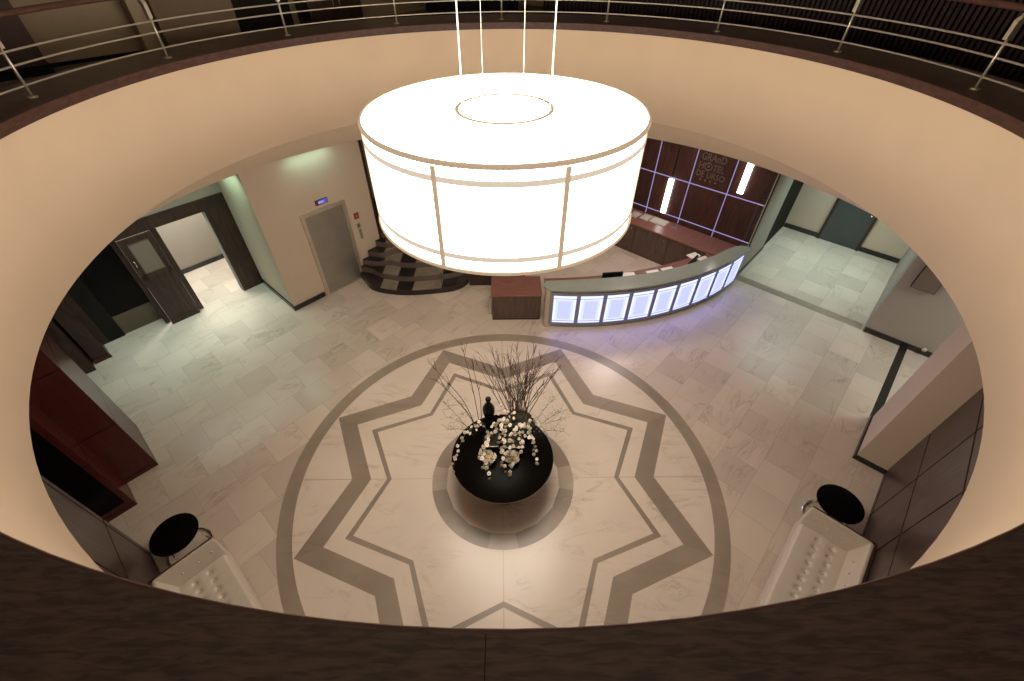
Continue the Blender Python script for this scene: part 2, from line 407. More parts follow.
# ------------------------------------------------------------------ the round opening
RO, Z0, Z1, ZC = 4.317, 4.33, 5.53, 5.624
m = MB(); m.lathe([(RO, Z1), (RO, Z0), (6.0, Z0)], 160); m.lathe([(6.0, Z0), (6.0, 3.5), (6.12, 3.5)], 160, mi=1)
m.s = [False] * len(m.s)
o = m.build('wall_atrium', [M_FASCIA, plain('lightened_tan_plaster', (0.82, 0.67, 0.51, 1), 0.85, spec=0.2, vary=0.02)], loc=(VX, VY, 0)); struct(o, 'tan plaster drum around the round opening above the lobby', 'wall')  # bulkhead: same plaster, its colour lightened to stand in for missing light
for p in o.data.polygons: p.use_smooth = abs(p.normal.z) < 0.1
m = MB(); m.lathe([(6.1, 3.5), (20, 3.5)], 96, smooth=False)
struct(m.build('ceiling', M_CEIL, loc=(VX, VY, 0)), 'lobby ceiling around the round opening', 'ceiling')
m = MB()
prof = [(RO + 0.02, Z1 - 0.004), (RO - 0.006, Z1), (RO - 0.006, ZC - 0.006), (RO - 0.003, ZC - 0.001), (RO + 0.004, ZC)]
m.lathe(prof[::-1], 192)
m.lathe([(4.585, ZC), (RO + 0.004, ZC)], 192, mi=1); m.lathe([(5.2, 5.45), (5.2, ZC), (4.585, ZC)], 192, mi=3)  # outer band of the rim top is greyer and lighter than the walnut
m.s = [False] * len(m.s)
for k in (-90.85, 89.0, 0, 180):                                          # butt joints of the rim
    a = R(k); c, s = math.cos(a), math.sin(a)
    m.add([(r * c + q * -s, r * s + q * c, ZC + 0.0012) for r, q in ((RO + .006, -.0012), (5.19, -.0012), (5.19, .0012), (RO + .006, .0012))], [(0, 1, 2, 3)], 2)
o = m.build('trim_8', [M_CURB, M_CURBTOP, M_BLACKMAT, plain('grey_brown_rim_top', (0.125, 0.10, 0.085, 1), 0.5, vary=0.12, scale=5)], loc=(VX, VY, 0)); struct(o, 'dark walnut rim running round the edge of the opening', 'rim')
m = MB(); m.lathe([(16, 5.5), (4.9, 5.5)], 128, smooth=False)
struct(m.build('floor_upper', M_UPFLOOR, loc=(VX, VY, 0)), 'dark carpet of the gallery floor', 'floor')
m = MB(); m.lathe([(0.001, 9.2), (16, 9.2)], 64, smooth=False)
struct(m.build('ceiling_upper', plain('grey_ceiling', (0.72, 0.66, 0.56, 1), 0.9), loc=(VX, VY, 0)), 'ceiling high above the gallery', 'ceiling')
m = MB(); m.lathe([(13, 9.2), (13, 5.5)], 96, smooth=False)
struct(m.build('wall_outer', M_UPDARK, loc=(VX, VY, 0)), 'dark wall far behind the gallery', 'wall')

# gallery railing
rail = empty('gallery_railing', (VX, VY, ZC), 0, 'pale metal railing with three bars and wooden handrail around the opening', 'railing')
RP = 4.57
pm = None
for k in range(17):
    ang = R(89.9 + 21.9 * (k - 8))
    if k == 0:
        m = MB(); m.tube([(0, 0, 0.0), (0, 0, 0.58)], 0.014, 10)
        post = m.build('post', M_SATIN, rail)
        m = MB(); m.lathe([(0.045, 0), (0.045, 0.012), (0.016, 0.016)], 16)
        fl = m.build('base_flange', M_SATIN, post)
        m = MB(); m.add([(x, y, z) for (x, z) in ((-0.03, 0.40), (0.03, 0.40), (0.026, 0.52), (0.075, 0.60), (0.02, 0.60), (-0.028, 0.54)) for y in (-0.022, 0.022)],
                        [(0, 2, 4, 6, 8, 10), (11, 9, 7, 5, 3, 1)] + [(2 * i, 2 * i + 1, (2 * i + 3) % 12, (2 * i + 2) % 12) for i in range(6)])
        br = m.build('handrail_bracket', M_SATIN, post)
        pm = post
    else:
        post = copy_tree(pm, rail)
    post.location = (RP * math.cos(ang), RP * math.sin(ang), 0); post.rotation_euler = (0, 0, ang)
def circ(r, z, n=144): return [(r * math.cos(2 * PI * i / n), r * math.sin(2 * PI * i / n), z) for i in range(n)]
for h in (0.105, 0.262, 0.37):
    m = MB(); m.tube(circ(RP, h), 0.0095, 6, closed=True); m.build('rail', M_SATIN, rail)
m = MB(); m.tube(circ(RP + 0.06, 0.62), 0.028, 10, closed=True); tag(m.build('handrail', M_CURB, rail), 'dark wooden handrail')

# gallery surroundings
box_uv('wall_gallery_left', M_UPWALL, -2.0, -0.85, 6.15, 6.3, 5.5, 9.2, 'olive beige gallery wall behind the railing at the left', 'wall')
box_uv('baseboard_gallery', M_BLACKMAT, -2.0, -0.85, 6.12, 6.15, 5.5, 5.54, 'black skirting of the olive gallery wall', 'baseboard')
box_uv('wall_gallery_column', plain('dark_plum_plaster', (0.075, 0.048, 0.044, 1), 0.7, spec=0.2), -3.4, -2.0, 5.72, 6.3, 5.6, 9.2, 'dark brown gallery column at the far left', 'column')
box_uv('baseboard_column', M_BLACKMAT, -3.42, -1.98, 5.70, 6.3, 5.5, 5.6, 'black plinth of the dark gallery column', 'baseboard')
box_uv('trim_9', M_UPWALL, -0.85, -0.62, 5.9, 6.3, 5.5, 9.2, 'pale gallery pilaster beside the umber wall', 'pilaster')
box_uv('wall_gallery_middle', M_UPDARK, -0.62, 0.42, 5.75, 6.3, 5.5, 9.2, 'umber gallery wall left of the dark door', 'wall')
box_uv('door_9', M_BLACKMAT, 0.42, 1.4, 6.0, 6.1, 5.5, 7.7, 'black gallery doorway', 'door')
box_uv('wall_gallery_back', M_UPWALL, 1.4, 6.4, 6.35, 6.5, 5.5, 9.2, 'olive gallery wall behind the black sofa', 'wall')
box_uv('wall_gallery_end', M_UPWALL, 6.3, 6.45, 1.2, 6.5, 5.5, 9.2, 'olive gallery wall beside the slatted wall', 'wall')
m = MB()                                                            # slatted curved wall
m.lathe([(5.55, 5.5), (5.55, 9.2)][::-1], 90, a0=R(-14), a1=R(82), mi=1)
nsl = 130
for k in range(nsl):
    a = R(-14 + 96 * (k + .5) / nsl); h = 0.021; c, s = math.cos(a), math.sin(a)
    P = [(5.55, -h), (5.51, -h), (5.51, h), (5.55, h)]
    m.prism([(r * c - q * s, r * s + q * c) for r, q in P], 5.5, 9.2, 0)
struct(m.build('wall_slatted', [M_SLAT, M_BLACKMAT], loc=(VX, VY, 0)), 'curved wall of dark plum vertical slats on the gallery', 'wall')
m = MB(); m.box(-0.35, 0.35, -0.3, 0.3, 0, 3.6)
struct(m.build('wall_gallery_pier', plain('plum_panel', (0.055, 0.016, 0.022, 1), 0.5), loc=(VX + 5.8 * math.cos(R(-17.5)), VY + 5.8 * math.sin(R(-17.5)), 5.5), rz=R(-16)), 'dark plum pier at the end of the slatted wall', 'wall')

def rbox(m, x0, x1, y0, y1, z0, z1, mi=0): m.box(x0, x1, y0, y1, z0, z1, mi)
gs = empty('gallery_sofa', (-0.50, 6.50, 5.5), 0, 'black sofa on the gallery behind the railing posts', 'sofa')
m = MB(); m.box(-0.72, 0.72, -0.05, 0.65, 0.08, 0.34); m.build('seat', M_CUSHION, gs, bevel=0.03)
m = MB(); m.box(-0.72, 0.72, 0.5, 0.75, 0.34, 0.72); m.build('backrest', M_CUSHION, gs, bevel=0.06)
for s in (-1, 1):
    m = MB(); m.box(s * 0.72, s * 0.86, -0.05, 0.75, 0.08, 0.56); m.build('armrest', M_CUSHION, gs, bevel=0.04)
for sx in (-1, 1):
    for sy in (0.05, 0.65):
        m = MB(); m.tube([(sx * 0.66, sy, 0), (sx * 0.66, sy, 0.09)], 0.02, 8); m.build('leg', M_CUSHION, gs)
x, y = uv(2.15, 5.85)
gc = empty('gallery_cabinet', (x, y, 5.5), A, 'low dark cabinet standing on the gallery left of the black sofa', 'cabinet')
m = MB(); m.box(-0.5, 0.5, 0, 0.45, 0.05, 0.62); m.build('body', M_WOOD, gc, bevel=0.006)
m = MB(); m.box(-0.52, 0.52, -0.02, 0.47, 0.62, 0.65); m.build('top', M_WOOD, gc)
for s in (-1, 1):
    m = MB(); m.box(s * 0.02, s * 0.48, -0.015, 0, 0.08, 0.6); d = m.build('door', M_WOOD, gc)
    m = MB(); m.tube([(s * 0.06, -0.03, 0.3), (s * 0.06, -0.03, 0.4)], 0.006, 6); m.build('handle', M_STEEL, d)

# ------------------------------------------------------------------ lower walls
def panels(name, mat, axis, c, a_edges, z_edges, side, label, gap=0.012, depth=0.02, ends=None):
    """wood panels with dark joints: a wall on the plane axis=c, facing side (+1/-1)"""
    m = MB(); t = 0.14
    lo, hi = min(a_edges), max(a_edges)
    def bx(a0, a1, d0, d1, z0, z1, mi):
        if axis == 'v': m.box(a0, a1, c + d0, c + d1, z0, z1, mi)
        else: m.box(c + d0, c + d1, a0, a1, z0, z1, mi)
    bx(lo, hi, -side * depth, -side * t, 0, max(z_edges), 1)
    for i in range(len(a_edges) - 1):
        for j in range(len(z_edges) - 1):
            a0, a1 = sorted((a_edges[i], a_edges[i + 1]))
            bx(a0 + gap / 2, a1 - gap / 2, -side * depth * 1.001, 0, z_edges[j] + gap / 2, z_edges[j + 1] - gap / 2, 0)
    return struct(m.build(name, [mat, M_BLACKMAT], rz=A), label, 'wall')

# right: sofa wall, pier, side hall, corridor
panels('wall_right', M_PANEL, 'v', -4.70, [4.55, 3.46, 2.38, 1.3, 0.2, -0.9, -2.0, -3.1, -4.53], [0.0, 0.1, 1.2, 2.31, 3.5], 1, 'brown wood panelled wall behind the right hand sofa', gap=0.03)
box_uv('wall_pier', M_PLASTER, 4.50, 5.64, -8.0, -4.25, 0, 3.5, 'tan plaster pier between the side hall and the panelled wall', 'wall')
box_uv('baseboard_pier', M_BASE, 4.475, 5.66, -4.72, -4.22, 0, 0.10, 'dark stone skirting of the tan pier', 'baseboard')
box_uv('wall_side', M_PLASTER_G, 8.36, 12.3, -8.0, -3.48, 0, 3.5, 'greige plaster wall between the side hall and the corridor', 'wall')
box_uv('baseboard_side', M_BASE, 8.33, 8.36, -8.0, -3.5, 0, 0.12, 'dark green stone skirting of the greige side wall', 'baseboard')
box_uv('wall_corridor', M_PLASTER, 12.1, 12.3, -3.48, 0.0, 0, 3.5, 'beige end wall of the right hand corridor', 'wall')
box_uv('baseboard_corridor', M_BASE, 12.07, 12.1, -1.42, -0.49, 0, 0.13, 'dark green stone skirting left of the corridor door', 'baseboard')
box_uv('baseboard_corridor_right', M_BASE, 12.07, 12.1, -3.47, -2.52, 0, 0.13, 'dark green stone skirting right of the corridor door', 'baseboard')
box_uv('wall_corridor_left', M_PLASTER_G, 8.4, 10.3, -0.49, -0.3, 0, 3.5, 'greige wall edge between reception and corridor', 'wall')
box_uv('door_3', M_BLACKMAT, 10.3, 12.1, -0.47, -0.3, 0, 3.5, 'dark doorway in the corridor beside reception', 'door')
box_uv('baseboard_corridor_left', M_BASE, 8.4, 10.3, -0.515, -0.49, 0, 0.1, 'dark stone skirting of the wall beside reception', 'baseboard')
d = MB(); d.box(12.05, 12.1, -2.44, -1.49, 0, 2.15)
door = struct(d.build('door_2', M_DOORTEAL, rz=A), 'teal grey door at the end of the right hand corridor', 'door')
m = MB(); m.box(12.02, 12.1, -1.49, -1.42, 0, 2.22); m.box(12.02, 12.1, -2.51, -2.44, 0, 2.22); m.box(12.02, 12.1, -2.44, -1.49, 2.15, 2.22)
m.build('door_frame', M_WOOD, door)
m = MB(); m.sphere((12.0, -2.36, 1.02), 0.028); m.tube([(12.05, -2.36, 1.02), (12.0, -2.36, 1.02)], 0.01); m.build('door_knob', M_CHROME, door)
x, y = uv(8.36, -3.88)
fr = empty('wall_display_case', (x, y, 1.4), A, 'framed display case with dark edge on the greige side wall', 'display case')
m = MB(); m.box(-0.14, 0, -0.2, 0.2, 0, 0.62); m.build('case', M_BLACKMAT, fr)
m = MB(); m.box(-0.146, -0.14, -0.19, 0.19, 0.01, 0.61); tag(m.build('front_panel', plain('brown_board', (0.17, 0.13, 0.10, 1), 0.5), fr), 'brown board face')
x, y = uv(8.33, -4.62)
fl = empty('floor_spotlight', (x - 0.06, y - 0.02, 0.12), A, 'small pale disc fitting above the black skirting of the side wall', 'wall fitting')
m = MB(); m.tube([(0.0, 0, 0.06), (-0.03, 0, 0.06)], 0.045, 20); m.build('cover', M_PLASTER, fl)
m = MB(); m.tube([(0.09, 0, 0.06), (0.0, 0, 0.06)], 0.012, 10); m.build('bracket', M_STEEL, fl)

# lift block and passage on the left of the stairs
box_uv('wall_lift', M_PLASTER, -0.15, 2.52, 6.8, 10.4, 0, 3.5, 'beige plaster wall around the lift', 'wall')
box_uv('baseboard_lift', M_BASE, -0.18, 0.66, 6.77, 6.8, 0, 0.12, 'dark stone skirting left of the lift door', 'baseboard')
box_uv('baseboard_passage', M_BASE, -0.18, -0.15, 6.77, 8.5, 0, 0.12, 'dark stone skirting of the pale green passage wall', 'baseboard')
box_uv('trim_10', M_WOOD, 2.52, 2.57, 6.77, 6.95, 0, 3.5, 'dark wood corner strip at the right end of the lift wall', 'trim')
x, y = uv(1.26, 6.8)
lift = empty('lift_door', (x, y, 0), A, 'brushed steel lift door in a pale metal frame', 'lift door')
m = MB(); m.box(-0.48, 0.48, -0.012, 0, 0.0, 2.08); m.build('door_panel', M_STEEL, lift)
m = MB(); m.box(-0.56, -0.48, -0.04, 0, 0, 2.16); m.box(0.48, 0.56, -0.04, 0, 0, 2.16); m.box(-0.48, 0.48, -0.04, 0, 2.08, 2.16); tag(m.build('frame', M_SATIN, lift), 'pale metal frame')
m = MB(); m.box(-0.48, 0.48, -0.05, 0, 0.0, 0.012); m.build('sill', M_STEEL, lift)
x, y = uv(1.28, 6.8)
sg = empty('lift_sign', (x, y, 2.30), A, 'small violet lit sign above the lift door', 'sign')
m = MB(); m.box(-0.15, 0.15, -0.03, 0, -0.055, 0.055); m.build('housing', M_CAB, sg)
m = MB(); m.box(-0.07, 0.13, -0.034, -0.03, -0.045, 0.045); m.build('lit_face', M_SIGN, sg)
m = MB(); m.tube([(-0.06, -0.036, 0), (-0.06, -0.034, 0)], 0.03, 16); m.box(-0.03, 0.05, -0.037, -0.034, -0.02, 0.02); m.build('symbol', M_SIGNL, sg)
for (u_, z_, w_, h_, mt, nm, lb, ct) in ((2.03, 1.66, 0.13, 0.15, M_RED, 'fire_notice', 'small red notice plate right of the lift door', 'notice'),
                                       (2.03, 1.40, 0.09, 0.12, M_STEEL, 'card_reader', 'small grey card reader under the red plate', 'card reader'),
                                       (2.04, 1.16, 0.075, 0.24, M_STEEL, 'lift_call_panel', 'tall narrow steel call panel right of the lift door', 'call panel')):
    x, y = uv(u_, 6.8)
    e = empty(nm, (x, y, z_), A, lb, ct)
    m = MB(); m.box(-w_ / 2, w_ / 2, -0.015, 0, -h_ / 2, h_ / 2); m.build('plate', mt, e, bevel=0.004)
    m = MB()
    if nm == 'lift_call_panel':
        for q in (-0.05, 0.05):
            m = MB(); m.tube([(0, -0.022, q), (0, -0.015, q)], 0.016, 12); m.build('button', M_SATIN, e)
        continue
    m.box(-w_ * 0.14, w_ * 0.14, -0.018, -0.015, -h_ * 0.14, h_ * 0.14)
    m.build('emblem' if nm == 'fire_notice' else 'window', M_SATIN if nm != 'card_reader' else M_BLACK, e)

# entrance portal on the left
box_uv('wall_entrance', M_PLASTER_G, -2.5, -0.15, 8.56, 8.72, 2.46, 3.5, 'greige plaster above the dark entrance portal', 'wall')
m = MB(); m.box(-0.66, -0.15, 8.50, 8.72, 0, 2.46); m.box(-2.5, -0.66, 8.50, 8.72, 2.2, 2.46); m.box(-1.76, -1.65, 8.56, 8.95, 0, 2.2); m.box(-2.5, -2.40, 8.6, 8.95, 0, 2.46)
struct(m.build('trim_11', M_WOOD, rz=A), 'dark wood portal around the open entrance door', 'door surround')
m = MB(); m.box(-0.68, -0.66, 8.52, 8.72, 0, 2.2)
struct(m.build('trim_12', M_PLASTER_G, rz=A), 'pale reveal inside the dark portal', 'trim')
x, y = uv(-2.40, 8.50)
d = MB()
d.box(0, 0.62, -0.05, 0, 0, 0.12); d.box(0, 0.62, -0.05, 0, 1.22, 1.36); d.box(0, 0.62, -0.05, 0, 2.08, 2.19)
d.box(0, 0.13, -0.05, 0, 0.12, 2.08); d.box(0.52, 0.62, -0.05, 0, 0.12, 2.08); d.box(0.13, 0.52, -0.035, -0.01, 0.12, 1.22)
ed = struct(d.build('door_1', M_WOOD, loc=(x, y, 0), rz=A), 'dark wood entrance door with a glazed upper half', 'door')
m = MB(); m.box(0.13, 0.52, -0.03, -0.02, 1.36, 2.08); m.build('door_pane', M_PANE, ed)
m = MB(); m.tube([(0.06, -0.05, 1.72), (0.06, -0.10, 1.72), (0.06, -0.10, 1.60), (0.06, -0.05, 1.60)], 0.011, 8); m.build('door_handle', M_CHROME, ed)
box_uv('wall_vestibule', M_PLASTER_G, -3.0, -0.15, 10.5, 10.65, 0, 3.5, 'pale wall of the vestibule seen through the portal', 'wall')
box_uv('baseboard_vestibule', M_BASE, -3.0, -0.15, 10.47, 10.5, 0, 0.12, 'dark skirting of the vestibule wall', 'baseboard')
m = MB(); m.box(-3.28, -2.5, 8.92, 8.98, 0.0, 2.6)
struct(m.build('window_1', M_BLACKGLASS, rz=A), 'dark tinted glass panel left of the entrance door', 'window')
m = MB(); m.box(-3.28, -2.5, 8.905, 8.92, 0.0, 0.5); 
struct(m.build('trim_13', plain('brown_floor_reflection', (0.10, 0.075, 0.05, 1), 0.3), rz=A), 'brown panel painted as the floor reflected low in the dark glass', 'trim')  # brown sheet carries the floor's reflection in the glass as colour
box_uv('door_4', M_BLACK, -3.6, -3.28, 8.86, 8.98, 0, 2.6, 'black door leaf left of the dark glass panel', 'door')
box_uv('trim_14', M_WOOD, -4.0, -3.72, 8.30, 9.2, 0, 3.5, 'dark wood post left of the black door leaf', 'post')
box_uv('trim_15', M_REDWOOD, -4.02, -3.7, 8.28, 8.30, 0, 0.1, 'reddish plinth of the dark wood post', 'trim')
box_uv('trim_16', M_WOOD, -4.35, -4.05, 8.08, 9.2, 0, 3.5, 'dark wood post at the far left of the portal', 'post')
box_uv('wall_entrance_left', M_WOOD, -9.6, -4.35, 8.4, 8.6, 0, 3.5, 'dark wood wall left of the entrance', 'wall')
m = MB(); m.box(-4.35, -2.5, 8.7, 9.3, 2.6, 3.5)
struct(m.build('trim_17', M_WOOD, rz=A), 'dark wood header over the tinted glass', 'trim')

box_uv('wall_entrance_back', M_WOOD, -4.35, -2.5, 9.3, 9.42, 0, 3.5, 'dark wall behind the tinted glass', 'wall')
box_uv('trim_18', M_WOOD, -3.72, -3.6, 8.86, 8.98, 0, 2.6, 'dark jamb beside the black door leaf', 'trim')
# left: wood pier with a recess, sofa wall
def panelled_block(name, mat, u0, u1, v0, v1, label, zs=(0, 0.1, 1.22, 2.46, 3.5)):
    m = MB(); m.box(u0 + .012, u1 - .012, v0 + .012, v1 - .012, 0, 3.5, 1)
    for j in range(len(zs) - 1): m.box(u0, u1, v0, v1, zs[j] + 0.009, zs[j + 1] - 0.009, 0)
    return struct(m.build(name, [mat, M_BLACKMAT], rz=A), label, 'wall')
panelled_block('wall_left_pier', M_REDWOOD, -9.6, -3.93, 4.60, 5.82, 'glossy red mahogany pier left of the floor medallion')
panelled_block('wall_left_recess', M_REDWOOD, -9.6, -4.42, 4.05, 4.60, 'mahogany return beside the red pier')
m = MB(); m.box(-9.6, -4.50, 4.03, 4.05, 0.22, 3.2)
struct(m.build('black_panel', M_BLACKGLASS, rz=A), 'black panel on the mahogany return', 'window')  # thin black sheet over most of the return's front face
panels('wall_left', M_PANEL, 'u', -4.53, [3.05, 2.93, 1.88, 0.8, -0.3, -1.4, -2.5, -4.7], [0.0, 0.08, 1.16, 2.31, 3.5], 1, 'brown wood panelled wall behind the left hand sofa', gap=0.032)
box_uv('wall_left_end', M_PANEL, -9.6, -4.68, 2.5, 3.05, 0, 3.5, 'brown wood end of the left hand panelled wall', 'wall')

# outer shell of the ground floor
for nm, a in (('wall_far_left', (-9.75, -9.6, -9, 12)), ('wall_far_right', (13.8, 14, -9, 12)), ('wall_far_back', (-9.75, 14, 11.8, 12)), ('wall_far_front', (-9.75, 14, -9, -8.8))):
    box_uv(nm, M_PLASTER_G, *a, 0, 3.5, 'plain outer wall of the ground floor', 'wall')

# ------------------------------------------------------------------ stairs
SX, SY = -2.3, 6.0
stairs = empty('curved_stairs', (0, 0, 0), 0, 'curved dark stone stairs with pale slabs beside the lift', 'stairs')
uL = [1.72, 1.78, 1.88, 2.08, 2.36, 2.56, 2.62, 2.68]
NS = 7
for k in range(NS):
    p0 = Vector(uv(uL[k], 6.76)); ym = 5.13 + 0.36 * k
    sh = 0.30 * k
    c = [p0, Vector((max(-3.56 + 0.17 * k, p0.x + 0.02), min(5.68 + sh, p0.y - 0.08))), Vector((-3.25 + 0.17 * k, 5.32 + sh + 0.03 * k)), Vector((-2.46 + 0.05 * k, ym)), Vector((-1.45, ym + 0.10)), Vector((-1.05, ym + 0.26)), Vector((-0.86, ym + 0.50))]
    cur = spline([(p.x, p.y, 0) for p in c], 8)
    front = [(p.x, p.y) for p in cur]
    back = [(-0.95, 9.2)] + ([uv(2.62, 7.2), p0[:]] if False else [])
    q1 = uv(2.66, 8.6); q2 = uv(2.66, 6.76)
    poly = front + [(-0.86, 8.9), q1, q2]
    if uL[k] > 2.6: poly = front + [(-0.86, 8.9), uv(uL[k] + 0.05, 8.6)]
    m = MB(); m.prism(poly, 0.17 * k if k == 0 else 0.17 * k - 0.02, 0.17 * (k + 1) - 0.022)
    st = m.build('step', M_NOSING if k else M_STAIRBASE, stairs)
    m = MB(); m.prism(poly, 0.17 * (k + 1) - 0.022, 0.17 * (k + 1)); m.build('tread', M_STAIR, st)
hr = empty('stair_handrail', (-1.53, 5.40, 0.17), 0, 'thin chrome handrail post on the curved stairs', 'handrail')
hp = [(0, 0, 0), (0.16, 0.92, 0.34)]
for p in hp:
    m = MB(); m.tube([p, (p[0], p[1], p[2] + 0.9)], 0.014, 8); m.build('post', M_CHROME, hr)
m = MB(); m.tube([(0, 0, 0.9), (0.16, 0.92, 1.24)], 0.018, 8); m.build('rail', M_CHROME, hr)
m = MB(); m.box(-0.83, 0.6, 5.53, 5.62, 0, 1.0); m.box(-0.85, 0.62, 5.51, 5.64, 1.0, 1.04)
struct(m.build('wall_stairs', M_WOOD), 'low dark wood wall right of the curved stairs', 'wall')

# ------------------------------------------------------------------ reception wall
ve = [4.30, 3.33, 2.36, 1.39, 0.43, -0.49]
m = MB()
m.box(8.43, 8.6, -0.49, 6.2, 0, 3.5, 1)
ze = [0, 1.03, 2.01, 2.98, 3.5]
vv = [6.2, 5.27] + ve
for i in range(len(vv) - 1):
    for j in range(4):
        cuts = [vv[i], vv[i + 1]]
        if abs(vv[i] - 2.36) < .01 and j >= 2: cuts = [vv[i], 1.86, vv[i + 1]]
        for q in range(len(cuts) - 1):
            g = 0.018; m.box(8.40, 8.43, cuts[q + 1] + g, cuts[q] - g, ze[j] + g, ze[j + 1] - g, 0)
struct(m.build('wall_reception', [M_RECEP, M_BLACKMAT], rz=A), 'dark wood panelled wall behind the reception desk', 'wall')
def led(label, v0, v1, z0, z1):
    x, y = uv(8.41, (v0 + v1) / 2)
    e = empty('led_strip_light', (x, y, z0), A, label, 'strip light', 'violet strip lights in the reception wall')
    m = MB(); m.box(-0.016, 0.0, -(v1 - v0) / 2, (v1 - v0) / 2, 0, z1 - z0); m.build('diffuser', M_LED, e)
    m = MB(); m.box(0.0, 0.018, -(v1 - v0) / 2, (v1 - v0) / 2, 0, z1 - z0); m.build('channel', M_STEEL, e)
g = 0.0075
led('vertical violet strip light left of the lower wall sconce', 2.36 - g, 2.36 + g, 0.89, 3.5)
led('vertical violet strip light between the lower sconce and the lettering', 1.39 - g, 1.39 + g, 0.89, 3.5)
led('vertical violet strip light right of the lettering', 0.43 - g, 0.43 + g, 0.80, 3.5)
led('upper horizontal violet strip light across the reception wall', -0.47, 5.9, 2.01 - g, 2.01 + g)
led('lower horizontal violet strip light across the reception wall', -0.47, 5.9, 1.03 - g, 1.03 + g)
for (v_, z0, z1, lb) in ((1.85, 1.06, 1.99, 'white box sconce in the panel above the papers'), (0.14, 2.14, 3.05, 'white box sconce in the right hand panel above the desk')):
    x, y = uv(8.40, v_)
    e = empty('wall_sconce', (x, y, z0), A, lb, 'wall sconce', 'white wall sconces')
    m = MB(); m.box(-0.075, -0.012, -0.066, 0.066, 0, z1 - z0); m.build('glass_shade', M_SCONCE, e, bevel=0.01)
    m = MB(); m.box(-0.012, 0.0, -0.06, 0.06, 0.02, z1 - z0 - 0.02); m.build('backplate', M_STEEL, e)
# hotel lettering
def text_mesh(body, size, depth=0.006):
    c = bpy.data.curves.new('lettering', 'FONT'); c.body = body; c.size = size; c.extrude = depth; c.align_x = 'LEFT'
    c.resolution_u = 3
    o = bpy.data.objects.new('tmp', c); col.objects.link(o)
    dg = bpy.context.evaluated_depsgraph_get(); me = bpy.data.meshes.new_from_object(o.evaluated_get(dg))
    bpy.data.objects.remove(o); bpy.data.curves.remove(c); return me
x, y = uv(8.39, 0.95)
lt = empty('hotel_lettering', (x, y, 2.15), A, 'bronze hotel name lettering on the reception wall', 'lettering')
RT = Matrix(((0, 0, -1, 0), (-1, 0, 0, 0), (0, 1, 0, 0), (0, 0, 0, 1)))   # text x -> -v, text y -> z
for body, size, dv, dz, wd in (('GRAnD', 0.235, 0.32, 0.50, 0.60), ('H', 0.215, 0.33, 0.29, 0.12), ('TEL', 0.215, -0.02, 0.29, 0.27), ('DE URSO', 0.20, 0.34, 0.10, 0.70)):
    me = text_mesh(body, size); me.transform(Matrix.Translation((0, 0, 0)))
    xs = [v.co.x for v in me.vertices]; k = wd / max(1e-6, max(xs) - min(xs)); x0 = min(xs)
    for v in me.vertices: v.co.x = (v.co.x - x0) * k
    me.transform(RT); me.materials.append(M_LETTER)
    o = bpy.data.objects.new('letters', me); col.objects.link(o); o.parent = lt; o.location = (0, dv, dz)
m = MB(); m.tube([(-0.006, 0.09 + 0.085 * math.cos(a), 0.365 + 0.085 * math.sin(a)) for a in [2 * PI * i / 28 for i in range(28)]], 0.014, 6, closed=True); m.build('letters', M_LETTER, lt)
m = MB(); m.sphere((-0.006, 0.09, 0.365), 0.03)
m.build('emblem', M_LETTER, lt)
for q in range(4):
    m = MB(); m.tube([(-0.008, 0.20 - 0.125 * q, 0.035), (0.0, 0.20 - 0.125 * q, 0.035)], 0.026, 12); m.build('dot', M_LETTER, lt)

# back counter
x, y = uv(7.62, 0.0)
bc = empty('back_counter', (x, y, 0), A, 'low brown cupboard run with a red wood top under the reception wall', 'counter')
m = MB(); m.box(0.03, 0.77, 0.19, 5.2, 0, 0.84); m.build('body', M_CAB, bc)
m = MB(); m.box(-0.02, 0.765, -0.36, 5.2, 0.84, 0.88); m.build('worktop', M_REDTOP, bc, bevel=0.004)
for i in range(5):
    v0 = 0.22 + i * 0.98
    m = MB(); m.box(0.008, 0.03, v0 + 0.006, v0 + 0.974, 0.05, 0.83); dd = m.build('cupboard_door', M_CAB, bc)
    m = MB(); m.sphere((-0.004, v0 + 0.12, 0.72), 0.018); m.build('knob', M_CHROME, dd)
for (u_, v_, wdt, lb) in ((8.22, 2.49, 0.24, 'grey paper sheet on the red counter, leftmost of three'), (8.28, 2.19, 0.24, 'grey paper sheet on the red counter, middle of three'), (8.30, 1.80, 0.46, 'long grey paper sheet on the red counter, rightmost of three')):
    x, y = uv(u_ - 0.14, v_)
    m = MB(); m.box(-0.16, 0.16, -wdt / 2, wdt / 2, 0, 0.012); m.box(-0.15, 0.15, -wdt / 2 + .01, wdt / 2 - .01, 0.012, 0.016)
    tag(m.build('paper_sheet', M_PAPER, loc=(x, y, 0.88), rz=A), lb, 'paper', 'paper sheets on the back counter')
x, y = uv(8.18, 1.36)
tp = empty('pen_tray', (x, y, 0.88), A, 'small metal pen tray on the red counter beside the papers', 'pen tray')
m = MB(); m.box(-0.05, 0.05, -0.08, 0.08, 0, 0.006); m.box(-0.05, 0.05, -0.08, -0.076, 0.006, 0.02); m.box(-0.05, 0.05, 0.076, 0.08, 0.006, 0.02); m.build('tray', M_TRIM, tp)
m = MB(); m.tube([(-0.02, -0.06, 0.014), (0.02, 0.06, 0.014)], 0.006, 6); m.build('pen', M_BLACK, tp)

